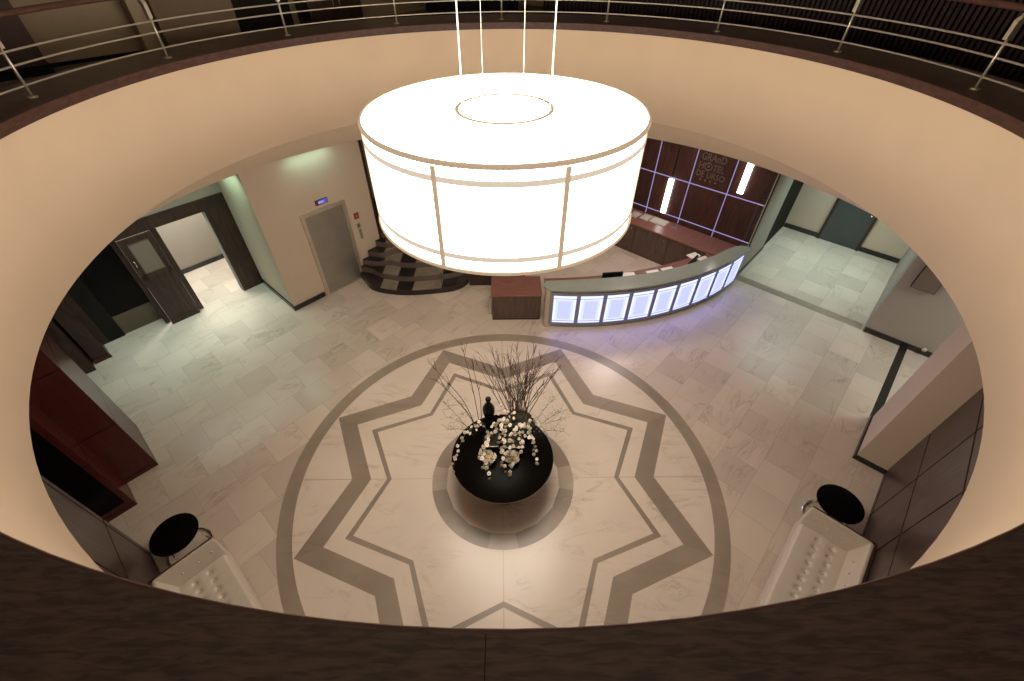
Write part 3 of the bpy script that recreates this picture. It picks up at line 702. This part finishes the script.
# ------------------------------------------------------------------ reception desk
CX, CY = 1.81, 9.95
IX, IY, IR = 1.09, 13.03, 8.885
desk = empty('reception_desk', (3.4, 4.4, 0), 0, 'long curved reception desk with glowing lavender front panels', 'reception desk')
def dl(x, y): return (x - 3.4, y - 4.4)
def arcp(r, deg): return dl(CX + r * math.sin(R(deg)), CY - r * math.cos(R(deg)))
D0, D1 = -7.5, 42.6
def arc_box(m, r0, r1, d0, d1, z0, z1, n=6, mi=0, cap=True):
    """curved slab between radii r0<r1, outside (towards the lobby) at r1"""
    P = [arcp(r1, d0 + (d1 - d0) * i / n) for i in range(n + 1)] + [arcp(r0, d1 + (d0 - d1) * i / n) for i in range(n + 1)]
    m.prism(P, z0, z1, mi)
# countertop with rounded ends
outer = [(CX + 6.19 * math.sin(R(t)), CY - 6.19 * math.cos(R(t))) for t in [D0 + 0.4 + (41.0 - D0 - 0.4) * i / 40 for i in range(41)]]
xe, ye = outer[-1]; x0_, y0_ = outer[0]
rim = spline([(xe, ye, 0), (5.985, 5.40, 0), (5.90, 5.50, 0), (5.70, 5.50, 0), (5.42, 5.36, 0), (5.0, 5.09, 0), (4.4, 4.79, 0), (3.46, 4.44, 0), (2.38, 4.24, 0), (1.06, 4.14, 0), (0.96, 4.09, 0), (0.925, 3.95, 0), (x0_, y0_, 0)], 6)
poly = outer + [(p.x, p.y) for p in rim[1:-1]]
m = MB(); m.prism([dl(*p) for p in poly], 1.075, 1.12, smooth=False)
m.build('countertop', M_COUNTER, desk, bevel=0.008)
m = MB(); arc_box(m, 5.98, 6.10, D0, D1, 0.09, 1.075, 40); m.build('body', M_COUNTERBODY, desk)
m = MB(); arc_box(m, 5.98, 6.09, D0, D1, 0.0, 0.09, 40); m.build('plinth', M_GREYMETAL, desk)
m = MB(); arc_box(m, 6.10, 6.125, D0, D1, 0.92, 1.0, 40); arc_box(m, 6.10, 6.125, D0, D1, 0.09, 0.16, 40); m.build('frame_rail', M_GREYMETAL, desk)
m = MB(); P = arcp(6.03, D0 + 0.3); m.lathe([(0.10, 0), (0.10, 1.075)], 24, P[0], P[1]); m.build('end_column', M_SATIN, desk)
PD0, PD1 = -6.6, 42.9
st = (PD1 - PD0) / 9
for i in range(9):
    a, b = PD0 + st * i, PD0 + st * (i + 1); e = 0.42
    m = MB(); arc_box(m, 6.10, 6.112, a + e, b - e, 0.16, 0.92, 4)
    lp = m.build('light_panel', M_PANELEDGE, desk)
    m = MB(); arc_box(m, 6.112, 6.1135, a + e + 0.45, b - e - 0.45, 0.22, 0.81, 4); m.build('panel_border', M_PANELMID, lp)
    m = MB(); arc_box(m, 6.1135, 6.115, a + e + 1.0, b - e - 1.0, 0.27, 0.77, 4); tag(m.build('panel_centre', M_PANELLIT, lp), 'lavender centre')
    m = MB(); arc_box(m, 6.112, 6.120, a + e, b - e, 0.832, 0.842, 4); m.build('crossbar', M_GREYMETAL, lp)
    m = MB(); arc_box(m, 6.112, 6.120, a + e, b - e, 0.205, 0.215, 4); m.build('crossbar', M_GREYMETAL, lp)
for i in range(10):
    a = PD0 + st * i
    m = MB(); arc_box(m, 6.10, 6.127, a - 0.42, a + 0.42, 0.09, 0.99, 2); m.build('mullion', M_GREYMETAL, desk)
# lower worktop on the staff side
def winner(xx, off): return (xx, IY - math.sqrt((IR - off) ** 2 - (xx - IX) ** 2))
P = [winner(1.0 + 4.2 * i / 24, 0.02) for i in range(25)] + [winner(5.0 - 4.0 * i / 24, 0.60) for i in range(25)]
m = MB(); m.prism([dl(*p) for p in P], 0.72, 0.76); m.build('staff_worktop', M_REDTOP, desk)
P = [winner(1.0 + 4.2 * i / 24, -0.1) for i in range(25)] + [winner(5.2 - 4.2 * i / 24, 0.02) for i in range(25)]
m = MB(); m.prism([dl(*p) for p in P], 0.0, 1.07); m.build('staff_panel', M_CAB, desk)
# worktop that joins the desk to the back counter
sc_ = empty('corner_worktop', (5.35, 5.75, 0), 0, 'red wood worktop joining the desk to the back counter', 'worktop')
P = [(4.98, 5.30), (5.60, 5.58), (5.90, 5.80), uv(8.36, -0.2), uv(8.36, -0.40), (5.98, 5.66)]
P = [(5.08, 5.32), (5.62, 5.60), (5.88, 5.74), uv(7.59, -0.33), uv(7.59, 0.19)]
m = MB(); m.prism([(x - 5.35, y - 5.75) for x, y in P], 0.80, 0.84); m.build('top', M_REDTOP, sc_)
m = MB(); m.box(-0.1, 0.1, -0.1, 0.1, 0, 0.80); m.build('support', M_CAB, sc_)

def monitor(x, y, rz, label):
    e = empty('monitor', (x, y, 0.76), rz, label, 'monitor', 'monitors on the staff worktop')
    m = MB(); m.box(-0.10, 0.10, -0.07, 0.07, 0, 0.012); m.build('base', M_BLACK, e)
    m = MB(); m.box(-0.02, 0.02, -0.012, 0.012, 0.012, 0.04); m.build('stand', M_BLACK, e)
    m = MB(); m.box(-0.24, 0.24, -0.02, 0.02, 0.04, 0.27); m.build('housing', M_BLACK, e, bevel=0.004)
    m = MB(); m.box(-0.22, 0.22, 0.02, 0.022, 0.06, 0.25); m.build('screen', M_BLACKGLASS, e)
xy = winner(2.55, 0.30); monitor(xy[0], xy[1], 0.10, 'black monitor behind the left half of the curved counter')
xy = winner(4.55, 0.22); monitor(xy[0], xy[1], R(48), 'black monitor behind the right half of the curved counter')
k = 0
for (xx, off, w_, d_, rz, lb) in ((3.0, 0.22, 0.34, 0.26, 0.12, 'white paper stack right of the left monitor'), (3.62, 0.17, 0.30, 0.2, 0.25, 'white paper stack nearest the middle of the curved counter'),
                                (4.0, 0.16, 0.30, 0.2, 0.32, 'white paper stack left of the right monitor'), (4.80, 0.40, 0.28, 0.2, 0.45, 'white paper stack just behind the right monitor'), (5.0, 0.16, 0.26, 0.2, 0.5, 'white paper stack at the right end of the staff worktop')):
    xy = winner(xx, off + 0.22); m = MB(); m.box(-w_ / 2, w_ / 2, -d_ / 2, d_ / 2, 0, 0.012); m.box(-w_ / 2 + .015, w_ / 2, -d_ / 2, d_ / 2 - .01, 0.012, 0.02)
    tag(m.build('paper_stack', M_WHITEPAPER, loc=(xy[0], xy[1], 0.76), rz=rz), lb, 'paper', 'papers on the staff worktop')

# low wood cabinet at the left end of the desk
lc = empty('low_cabinet', (0.32, 4.5, 0), 0, 'low brown cabinet with a red wood top at the left end of the desk', 'cabinet')
m = MB(); m.box(-0.54, 0.585, -0.35, 0.36, 0, 0.69); m.build('body', M_CAB, lc)
m = MB(); m.box(-0.56, 0.60, -0.37, 0.38, 0.69, 0.73); m.build('top', M_REDTOP, lc, bevel=0.004)
m = MB(); m.box(-0.53, 0.57, -0.352, -0.35, 0.0, 0.03); m.build('plinth', M_BLACKMAT, lc)
m = MB(); m.box(-0.62, -0.565, -0.15, -0.1, 0, 0.5); tag(m.build('floor_post', M_TRIM, lc), 'pale metal post')

# ------------------------------------------------------------------ sofas and side tables
def make_sofa(name, label, loc, rz, L=2.3, mir=1):
    """front faces +y locally, arm seen by the camera at x = 0, the sofa runs to x = -L"""
    e = empty(name, loc, rz, label, 'sofa')
    D = 0.80; T = 0.10; sg = mir
    def X(v): return sg * v
    m = MB(); m.box(X(0), X(-L), 0.0, D, 0.10, 0.33); m.build('base', M_LEATHER, e, bevel=0.012)
    for q in (-0.08, -L + 0.08):
        for yy in (0.08, D - 0.08):
            m = MB(); m.box(X(q - 0.025), X(q + 0.025), yy - 0.025, yy + 0.025, 0, 0.10); m.build('leg', M_CHROME, e)
    # seat: two rows of buttons, smooth along the front
    SX_, SY_ = L - 0.26, D - 0.16; nx, ny = 150, 56; vs = []; fs = []
    btn = [(0.14 + 0.142 * a, b) for a in range(int((SX_ - 0.2) / 0.142) + 1) for b in (0.18, 0.37)]
    for i in range(nx + 1):
        for j in range(ny + 1):
            px, py = SX_ * i / nx, SY_ * j / ny
            e_ = min(px, SX_ - px, SY_ - py); h = 0.115 * (1 - max(0, 1 - e_ / 0.05) ** 2.4)
            dm = min(math.hypot(px - a, py - b) for a, b in btn if abs(px - a) < 0.2) if any(abs(px - a) < 0.2 for a, b in btn) else 1
            h -= 0.026 * math.exp(-(dm / 0.03) ** 2) + 0.012 * math.exp(-(dm / 0.06) ** 2)
            vs.append((X(-0.13 - px), 0.155 + py, 0.33 + h))
    for i in range(nx):
        for j in range(ny):
            a = i * (ny + 1) + j; fs.append((a, a + 1, a + ny + 2, a + ny + 1) if sg > 0 else (a, a + ny + 1, a + ny + 2, a + 1))
    m = MB(); m.add(vs, fs, 0, True); seat = m.build('seat_cushion', M_LEATHER, e)
    for a, b in btn:
        m = MB(); m.sphere((X(-0.13 - a), 0.155 + b, 0.33 + 0.088), 0.013, 8, 5); m.build('button', M_LEATHER, seat)
    # arm: sloping inner face
    for (xo, s2) in ((0.0, -1), (-L, 1)):
        prof = [(xo, 0.33), (xo, 0.705), (xo + s2 * T * 0.4, 0.715), (xo + s2 * 0.16, 0.42), (xo + s2 * 0.16, 0.33)]
        m = MB()
        P = [(X(a), z) for a, z in prof]; n = len(P)
        vs = [(a, 0.02, z) for a, z in P] + [(a, D, z) for a, z in P]
        cw = (s2 < 0) == (sg > 0)
        f1 = tuple(range(n)); f2 = tuple(range(n, 2 * n))
        m.add(vs, [f1 if not cw else f1[::-1], f2[::-1] if not cw else f2] + [((i, i + n, (i + 1) % n + n, (i + 1) % n) if not cw else (i, (i + 1) % n, (i + 1) % n + n, i + n)) for i in range(n)])
        arm = m.build('armrest', M_LEATHER, e, bevel=0.018)
        for yy in (0.30, 0.50, 0.68):
            m = MB(); m.sphere((X(xo + s2 * 0.102), yy, 0.565), 0.014, 8, 6); m.build('button', M_LEATHER, arm)
    # back, sloping too
    P = [(0.0, 0.33), (0.0, 0.705), (0.05, 0.715), (0.18, 0.42), (0.18, 0.33)]
    m = MB(); n = len(P); x0, x1 = X(-0.02), X(-L + 0.02)
    if x0 > x1: x0, x1 = x1, x0
    vs = [(x0, a, z) for a, z in P] + [(x1, a, z) for a, z in P]
    m.add(vs, [tuple(range(n)), tuple(range(2 * n - 1, n - 1, -1))] + [(i, i + n, (i + 1) % n + n, (i + 1) % n) for i in range(n)])
    bk = m.build('backrest', M_LEATHER, e, bevel=0.018)
    for i in range(9):
        m = MB(); m.sphere((X(-0.36 - i * (L - 0.7) / 8), 0.115, 0.57), 0.014, 8, 6); m.build('button', M_LEATHER, bk)
    # dark shell on the outside of back and arms
    m = MB(); m.box(X(0.0), X(-L), -0.025, -0.002, 0.08, 0.70); m.box(X(0.002), X(0.022), -0.025, D - 0.02, 0.08, 0.70); m.box(X(-L - 0.022), X(-L - 0.002), -0.025, D - 0.02, 0.08, 0.70)
    tag(m.build('outer_shell', M_BROWNLEATHER, e), 'dark brown outer shell')
    return e
x, y = uv(2.45, -4.66)
make_sofa('tufted_sofa', 'ivory button tufted sofa against the right hand panelled wall', (x, y, 0), A, mir=1)
x, y = uv(-4.49, 2.06)
make_sofa('tufted_sofa', 'ivory button tufted sofa against the left hand panelled wall', (x, y, 0), A - PI / 2, mir=-1)

def side_table(x, y, label, arc):
    e = empty('side_table', (x, y, 0), A, label, 'side table', 'black side tables beside the sofas')
    m = MB(); m.lathe([(0.001, 0.505), (0.30, 0.505), (0.315, 0.515), (0.315, 0.528), (0.305, 0.535), (0.001, 0.535)], 48); m.build('tabletop', M_TABLE, e)
    m = MB(); m.tube([(0.30 * math.cos(a), 0.30 * math.sin(a), 0.020) for a in [2 * PI * i / 40 for i in range(40)]], 0.020, 8, closed=True); tag(m.build('floor_ring', M_CHROME, e), 'chrome ring foot')
    for k in range(3):
        a = R(arc + 120 * k); m = MB(); m.tube([(0.27 * math.cos(a), 0.27 * math.sin(a), 0.012), (0.20 * math.cos(a), 0.20 * math.sin(a), 0.508)], 0.010, 8); m.build('leg', M_CHROME, e)
x, y = uv(2.93, -4.19); side_table(x, y, 'round black side table beside the right hand sofa', 75)
x, y = uv(-4.085, 2.65); side_table(x, y, 'round black side table beside the left hand sofa', -15)

# ------------------------------------------------------------------ flower table
TX, TY = 0.0, -0.015
tb = empty('round_table', (TX, TY, 0), 0, 'large round black table in the middle of the star floor', 'table')
m = MB(); m.lathe([(0.001, 0.70), (0.75, 0.70), (0.802, 0.735), (0.802, 0.742), (0.792, 0.75), (0.001, 0.75)], 96); m.build('tabletop', M_TABLE, tb)
m = MB(); m.lathe([(0.792, 0.722), (0.806, 0.728), (0.806, 0.736), (0.800, 0.738)], 96); tag(m.build('edge_trim', M_TRIM, tb), 'pale metal edge')
m = MB(); m.lathe([(0.34, 0), (0.34, 0.02), (0.22, 0.06), (0.2, 0.35), (0.26, 0.62), (0.42, 0.70)], 48); m.build('pedestal', M_BLACK, tb)
m = MB(); m.lathe([(0.001, 0.0), (0.46, 0.0), (0.46, 0.03), (0.44, 0.035), (0.001, 0.035)], 48); m.build('foot', M_BLACK, tb)
TZ = 0.75
def planter(x, y, s, h, label):
    e = empty('square_planter', (x, y, TZ), 0, label, 'planter', 'black square planters')
    m = MB(); m.box(-s, s, -s, s, 0, h - 0.02); m.build('pot', M_BLACK, e, bevel=0.006)
    m = MB(); t = 0.014
    for a in ((-s, s, -s, -s + t), (-s, s, s - t, s), (-s, -s + t, -s + t, s - t), (s - t, s, -s + t, s - t)): m.box(*a, h - 0.02, h)
    m.build('rim', M_BLACK, e)
    m = MB(); m.box(-s, s, -s - 0.003, -s + 0.008, h - 0.012, h + 0.003); tag(m.build('front_glint', M_TRIM, e), 'pale strip painted as the reflection along the front rim')  # pale strip stands in for the reflection on the lacquered rim
    m = MB(); rnd = random.Random(3)
    n = 14; vs = [(-s + t + (2 * s - 2 * t) * i / n, -s + t + (2 * s - 2 * t) * j / n, h - 0.012 + rnd.uniform(-.004, .02)) for i in range(n + 1) for j in range(n + 1)]
    m.add(vs, [(i * (n + 1) + j, (i + 1) * (n + 1) + j, (i + 1) * (n + 1) + j + 1, i * (n + 1) + j + 1) for i in range(n) for j in range(n)]); m.build('moss', M_MOSS, e)
planter(-0.18, 0.12, 0.115, 0.20, 'black square planter with a painted glint along its front rim behind the left glass vase')
planter(0.205, 0.12, 0.135, 0.20, 'black square planter with a painted glint along its front rim behind the right glass vase')
mp = empty('moss_bowl', (0.27, 0.46, TZ), 0, 'round dark bowl heaped with moss at the back of the table', 'bowl')
m = MB(); m.lathe([(0.001, 0.0), (0.16, 0.0), (0.23, 0.08), (0.24, 0.12), (0.22, 0.12)], 32); m.build('bowl', M_BLACK, mp)
m = MB(); rnd = random.Random(5)
for k in range(230):
    a = rnd.uniform(0, 2 * PI); r = 0.24 * math.sqrt(rnd.random()); h = 0.12 + 0.24 * math.cos(r / 0.24 * 1.45) ** 0.7
    m.sphere((r * math.cos(a), r * math.sin(a), h), rnd.uniform(0.022, 0.042), 6, 4)
m.build('moss', M_MOSS, mp)
bt = empty('bottle_vase', (-0.215, 0.50, TZ), 0, 'slender black bottle vase with ball stopper behind the left planter', 'vase')
m = MB(); m.lathe([(0.001, 0), (0.07, 0), (0.075, 0.03), (0.055, 0.2), (0.07, 0.34), (0.095, 0.44), (0.095, 0.54), (0.055, 0.63), (0.030, 0.69), (0.034, 0.71)], 28); m.build('body', M_BLACK, bt)
m = MB(); m.sphere((0, 0, 0.755), 0.046, 16, 10); m.tube([(0, 0, 0.70), (0, 0, 0.75)], 0.015, 8); m.build('stopper', M_BLACK, bt)

# glass vases with roses
def rose_mesh():
    m = MB(); rnd = random.Random(11)
    for ring, (n, r, tilt, sz) in enumerate(((3, 0.006, 8, 0.022), (5, 0.014, 22, 0.028), (7, 0.024, 42, 0.034), (8, 0.034, 64, 0.036))):
        for k in range(n):
            a = 2 * PI * k / n + ring * 0.5 + rnd.uniform(-.1, .1)
            Rm = Matrix.Rotation(a, 3, 'Z') @ Matrix.Rotation(R(tilt), 3, 'Y')
            vs = []
            for i in range(4):
                for j in range(5):
                    t = i / 3; s = (j - 2) / 2
                    wdt = sz * math.sin(PI * (0.22 + 0.62 * t)); vs.append(Rm @ Vector((0.006 * (s * s) + r * 0.3 + 0.006 * t * t, s * wdt, t * sz * 1.5)) + Vector((0, 0, 0.0)))
            m.add(vs, [(i * 5 + j, i * 5 + j + 1, (i + 1) * 5 + j + 1, (i + 1) * 5 + j) for i in range(3) for j in range(4)], 0, True)
    return m
def blossom_mesh():
    m = MB()
    for k in range(5):
        a = 2 * PI * k / 5 + 0.3; l = 0.036 if k % 2 else 0.032; wd = 0.018
        c, s = math.cos(a), math.sin(a)
        pts = [(0, 0, 0), (0.35, 0.7, 0.10), (0.75, 0.9, 0.16), (1.0, 0.0, 0.05), (0.75, -0.9, 0.16), (0.35, -0.7, 0.10)]
        vs = [(c * l * p - s * wd * q, s * l * p + c * wd * q, l * h) for p, q, h in pts] + [(c * l * .55, s * l * .55, 0.012)]
        m.add(vs, [(0, 5, 6), (0, 6, 1), (1, 6, 2), (2, 6, 3), (3, 6, 4), (4, 6, 5)][::1], 0, True)
    m.sphere((0, 0, 0.008), 0.008, 6, 4, 1)
    return m
M_CORE = plain('yellow_core', (0.45, 0.30, 0.08, 1), 0.6)
proto_rose = rose_mesh().build('bloom', M_ROSE)
proto_bl = blossom_mesh().build('blossom', [M_PETAL, M_CORE])
def glass_vase(x, y, label):
    e = empty('glass_vase', (x, y, TZ), 0, label, 'vase', 'round clear glass vases')
    outer = [(0.001, 0.0), (0.05, 0.0), (0.09, 0.035), (0.115, 0.09), (0.105, 0.15), (0.08, 0.185), (0.075, 0.2)]
    inner_ = [(0.071, 0.2), (0.076, 0.185), (0.101, 0.15), (0.111, 0.09), (0.086, 0.038), (0.048, 0.006), (0.001, 0.006)]
    m = MB(); m.lathe(outer + inner_, 36); m.build('bowl', M_GLASS, e)
rr = random.Random(21)
def roses(x, y, label):
    e = empty('rose_bunch', (x, y, TZ + 0.03), 0, label, 'flowers', 'cream roses in the glass vases')
    m = MB()
    for (px, py, pz) in ((-0.04, -0.03, 0.10), (0.035, -0.04, 0.11), (0.0, 0.04, 0.12), (-0.045, 0.03, 0.13), (0.05, 0.02, 0.09), (0.0, -0.05, 0.05)):
        m.tube([(px * 0.2, py * 0.2, -0.015), (px, py, pz)], 0.003, 5)
        b = proto_rose.copy(); col.objects.link(b); b.parent = e; b.location = (px, py, pz - 0.01); b.rotation_euler = (rr.uniform(-.5, .5) - py * 6, rr.uniform(-.3, .3) + px * 6, rr.uniform(0, 6)); b.scale = (1.25,) * 3
    m.build('stems', M_STEM, e)
for (gx, gy, sd) in ((-0.215, -0.13, 'left'), (0.155, -0.13, 'right')):
    glass_vase(gx, gy, 'round clear glass vase of roses at the front %s of the table' % sd)
    roses(gx, gy, 'bunch of cream roses inside the %s glass vase' % sd)

# hanging orchid stems
def orchid(pts, n, label, spread=0.035, sc0=1.0, seed=0):
    rnd = random.Random(seed)
    P = spline(pts, 8); b0 = P[0]
    e = empty('orchid_stem', tuple(b0), 0, label, 'flowers', 'white orchid stems on the flower table')
    m = MB(); m.tube([p - b0 for p in P], [0.006 - 0.004 * i / len(P) for i in range(len(P))], 5); m.build('stem', M_STEM, e)
    for k in range(n):
        t = 0.30 + 0.70 * k / (n - 1); p = P[min(len(P) - 1, int(t * (len(P) - 1)))] - b0
        b = proto_bl.copy(); col.objects.link(b); b.parent = e
        b.location = p + Vector((rnd.uniform(-spread, spread), rnd.uniform(-spread, spread) - 0.01, rnd.uniform(-.5, 1) * spread))
        b.rotation_euler = (R(50) + rnd.uniform(-.6, .6), rnd.uniform(-.6, .6), rnd.uniform(-.6, .6)); s = sc0 * rnd.uniform(0.7, 1.05); b.scale = (s, s, s)
Z = 0.945
orchid([(-0.20, 0.18, Z), (-0.32, 0.30, 1.16), (-0.54, 0.22, 1.06), (-0.70, -0.02, 0.90), (-0.755, -0.30, 0.785)], 15, 'white orchid stem hanging over the left edge of the table', 0.03, 0.95, 1)
orchid([(0.25, 0.18, Z), (0.37, 0.25, 1.15), (0.45, 0.13, 1.08), (0.49, -0.02, 0.95), (0.51, -0.18, 0.81)], 14, 'white orchid stem hanging right of the right glass vase', 0.03, 1.0, 2)
orchid([(0.27, 0.16, Z), (0.38, 0.30, 1.18), (0.55, 0.30, 1.15), (0.70, 0.20, 1.05)], 11, 'white orchid stem reaching out to the right edge of the table', 0.03, 0.9, 3)
orchid([(-0.16, 0.10, Z), (-0.18, 0.12, 1.16), (-0.24, -0.04, 1.14), (-0.31, -0.20, 1.0), (-0.24, -0.40, 0.79)], 26, 'white orchid stem falling across the left glass vase', 0.045, 1.1, 4)
orchid([(0.14, 0.10, Z), (0.06, 0.18, 1.2), (0.02, 0.0, 1.18), (0.015, -0.14, 1.0), (0.02, -0.34, 0.79)], 23, 'white orchid stem falling between the two glass vases', 0.04, 1.0, 5)
orchid([(0.22, 0.10, Z), (0.20, 0.16, 1.2), (0.16, 0.02, 1.19), (0.13, -0.16, 1.03), (0.10, -0.44, 0.79)], 24, 'white orchid stem falling across the right glass vase', 0.045, 1.05, 6)
orchid([(0.20, 0.14, Z), (0.12, 0.26, 1.24), (0.02, 0.22, 1.30), (-0.06, 0.14, 1.24)], 14, 'white orchid stem standing above the middle of the planters', 0.06, 1.0, 7)
orchid([(0.24, 0.14, Z), (0.30, 0.22, 1.22), (0.40, 0.14, 1.18), (0.46, 0.04, 1.10)], 12, 'white orchid stem bending right of the right planter', 0.04, 0.95, 8)
orchid([(-0.20, 0.14, Z), (-0.30, 0.30, 1.16), (-0.42, 0.34, 1.10), (-0.46, 0.26, 1.0)], 8, 'white orchid stem bending left behind the left planter', 0.05, 0.75, 9)

orchid([(0.22, 0.20, Z), (0.16, 0.34, 1.28), (0.06, 0.38, 1.42), (-0.06, 0.34, 1.40)], 13, 'white orchid stem rising highest, in front of the branches', 0.07, 0.85, 10)
orchid([(-0.16, 0.16, Z), (-0.13, 0.26, 1.16), (-0.08, 0.16, 1.18), (-0.05, 0.04, 1.08)], 12, 'white orchid stem between the two planters', 0.05, 0.95, 11)
orchid([(0.24, 0.12, Z), (0.28, 0.14, 1.10), (0.30, 0.02, 1.08), (0.29, -0.06, 0.98)], 12, 'white orchid stem over the front right corner of the right planter', 0.06, 0.95, 12)

# tall bare branches
def branch(root, tip, seed, tw, label):
    rnd = random.Random(seed); root = Vector(root); tip = Vector(tip)
    d = tip - root; L = d.length; side = Vector((rnd.uniform(-1, 1), rnd.uniform(-1, 1), 0)) * 0.05
    P = spline([root, root + d * 0.35 + side + Vector((0, 0, 0.10 * L)), root + d * 0.7 + side * 0.4 + Vector((0, 0, 0.07 * L)), tip], 6)
    m = MB(); n = len(P)
    m.tube([p - root for p in P], [0.0072 - 0.005 * i / n for i in range(n)], 5)
    for k in range(tw):
        i = rnd.randint(int(n * .3), n - 2); p = P[i] - root; dirv = (P[i + 1] - P[i]).normalized()
        q = (dirv + Vector((rnd.uniform(-.7, .7), rnd.uniform(-.7, .7), rnd.uniform(-.1, .6)))).normalized() * rnd.uniform(0.08, 0.26)
        m.tube([p, p + q * 0.5 + Vector((0, 0, 0.01)), p + q], [0.0036, 0.0030, 0.002], 4)
        for t in (0.4, 0.7, 0.95):
            if rnd.random() < 0.5: m.sphere(tuple(p + q * t), 0.006, 5, 4)
    o = m.build('bare_branch', M_TWIG, loc=root); return tag(o, label, 'branch', 'bare branches above the flower table')
rb = random.Random(31)
spec = []
for k in range(38):
    f = k / 37
    spec.append(((0.27 + rb.uniform(-.15, .15), 0.46 + rb.uniform(-.08, .10), TZ + 0.28), (-0.40 + 1.32 * f + rb.uniform(-.12, .12), rb.uniform(0.85, 1.45), rb.uniform(1.45, 1.92))))
for r_, t_ in spec:
    branch(r_, t_, rb.randint(0, 9999), 7, 'bare brown branch fanning up from the moss bowl')
for (r_, t_) in (((-0.40, 0.42, TZ), (-1.16, 0.98, 1.85)), ((-0.38, 0.40, TZ), (-1.05, 0.80, 1.65)), ((-0.36, 0.44, TZ), (-0.66, 1.35, 1.95)), ((-0.34, 0.46, TZ), (-0.50, 1.2, 1.7))):
    branch(r_, t_, rb.randint(0, 9999), 6, 'bare brown branch leaning left from the back left of the table')

def spray(root, tip, seed, label):
    rnd = random.Random(seed); root = Vector(root); tip = Vector(tip); d = tip - root
    e = empty('foliage_spray', tuple(root), 0, label, 'foliage', 'airy pale green sprays at the table edge')
    P = spline([Vector((0, 0, 0)), d * 0.5 + Vector((0, 0, 0.08)), d], 6)
    m = MB(); m.tube(P, [0.004 - .002 * i / len(P) for i in range(len(P))], 4); lm = MB()
    for k in range(26):
        i = rnd.randint(3, len(P) - 1); p = P[i]; q = p + Vector((rnd.uniform(-.12, .12), rnd.uniform(-.12, .12), rnd.uniform(-.03, .12)))
        m.tube([p, q], [0.0016, 0.001], 3, caps=False)
        for s in range(2):
            a = rnd.uniform(0, 6.28); w_ = Vector((math.cos(a), math.sin(a), rnd.uniform(-.3, .5))) * 0.018; h = Vector((-w_.y, w_.x, 0.004)) * 0.4
            c = q + w_ * 0.4 * s; lm.add([c - w_ * .5, c + h, c + w_ * .5, c - h], [(0, 1, 2, 3)])
    m.build('stem', M_STEM, e); lm.build('leaves', M_LEAF, e)
for k, (r_, t_) in enumerate((((-0.42, 0.38, TZ), (-0.92, 0.52, 1.05)), ((-0.44, 0.36, TZ), (-0.86, 0.30, 1.0)), ((-0.40, 0.42, TZ), (-0.78, 0.82, 1.15)), ((-0.46, 0.32, TZ), (-0.98, 0.75, 1.15)))):
    spray(r_, t_, 50 + k, 'airy pale spray spreading over the back left edge of the table')
for k, (r_, t_) in enumerate((((0.48, 0.40, TZ), (1.0, 0.45, 1.05)), ((0.50, 0.36, TZ), (0.98, 0.25, 0.98)), ((0.46, 0.44, TZ), (0.86, 0.80, 1.15)), ((0.50, 0.42, TZ), (1.08, 0.62, 1.1)))):
    spray(r_, t_, 70 + k, 'airy pale spray spreading over the back right edge of the table')
bpy.data.objects.remove(proto_rose); bpy.data.objects.remove(proto_bl)

# ------------------------------------------------------------------ chandelier
CB, CT, CR = 4.575, 5.55, 1.355
ch = empty('drum_chandelier', (VX + 0.016, VY, CB), 0, 'huge glowing white drum chandelier hanging in the round opening', 'chandelier')
H = CT - CB
m = MB(); m.lathe([(CR - 0.01, 0.02), (CR - 0.01, H - 0.03)], 96); m.build('shade', M_SHADE, ch)
m = MB(); m.lathe([(CR - 0.005, H - 0.03), (CR - 0.03, H - 0.004), (0.001, H)], 96); m.build('top_diffuser', M_SHADETOP, ch)
m = MB(); m.lathe([(0.001, 0.02), (CR - 0.02, 0.02)], 96); m.build('bottom_diffuser', M_SHADE, ch)
m = MB(); m.lathe([(CR - 0.012, H - 0.040), (CR + 0.006, H - 0.037), (CR + 0.010, H - 0.024), (CR + 0.004, H - 0.008), (CR - 0.02, H - 0.001)], 96); m.build('upper_rim', M_LIP, ch)
m = MB(); m.lathe([(CR - 0.03, 0.015), (CR + 0.002, 0.0), (CR + 0.01, 0.012), (CR + 0.006, 0.03), (CR - 0.008, 0.034)], 96); m.build('lower_rim', M_LIP, ch)
for z in (0.825, 0.155):
    m = MB(); m.lathe([(CR - 0.009, z - 0.024), (CR - 0.003, z - 0.024), (CR - 0.003, z + 0.024), (CR - 0.009, z + 0.024)], 96); m.build('shade_band', M_BANDLAMP, ch)
for k in range(8):
    a = R(-114.4 + 45 * k); h = 0.022; c, s = math.cos(a), math.sin(a)
    m = MB(); m.prism([(r * c - q * s, r * s + q * c) for r, q in ((CR - 0.012, -h), (CR + 0.002, -h), (CR + 0.002, h), (CR - 0.012, h))], 0.03, H - 0.05); m.build('rib', M_RIB, ch)
m = MB(); m.lathe([(0.436, H - 0.002), (0.436, H + 0.006), (0.472, H + 0.006), (0.472, H - 0.002)][::-1], 96); m.build('hanging_ring', M_LIP, ch)
for (dx, dy, r) in ((-0.395, 0, 0.0065), (0.435, 0, 0.0065), (-0.21, 0.352, 0.0022), (0.19, 0.352, 0.003)):
    m = MB(); m.tube([(dx, dy, H - 0.002), (dx, dy, 9.2 - CB)], r, 8); m.build('suspension_cable', emit('white_cable', (1, 0.9, 0.75, 1), 0.0, base=(0.85, 0.80, 0.70, 1)) if 'white_cable' not in bpy.data.materials else bpy.data.materials['white_cable'], ch)
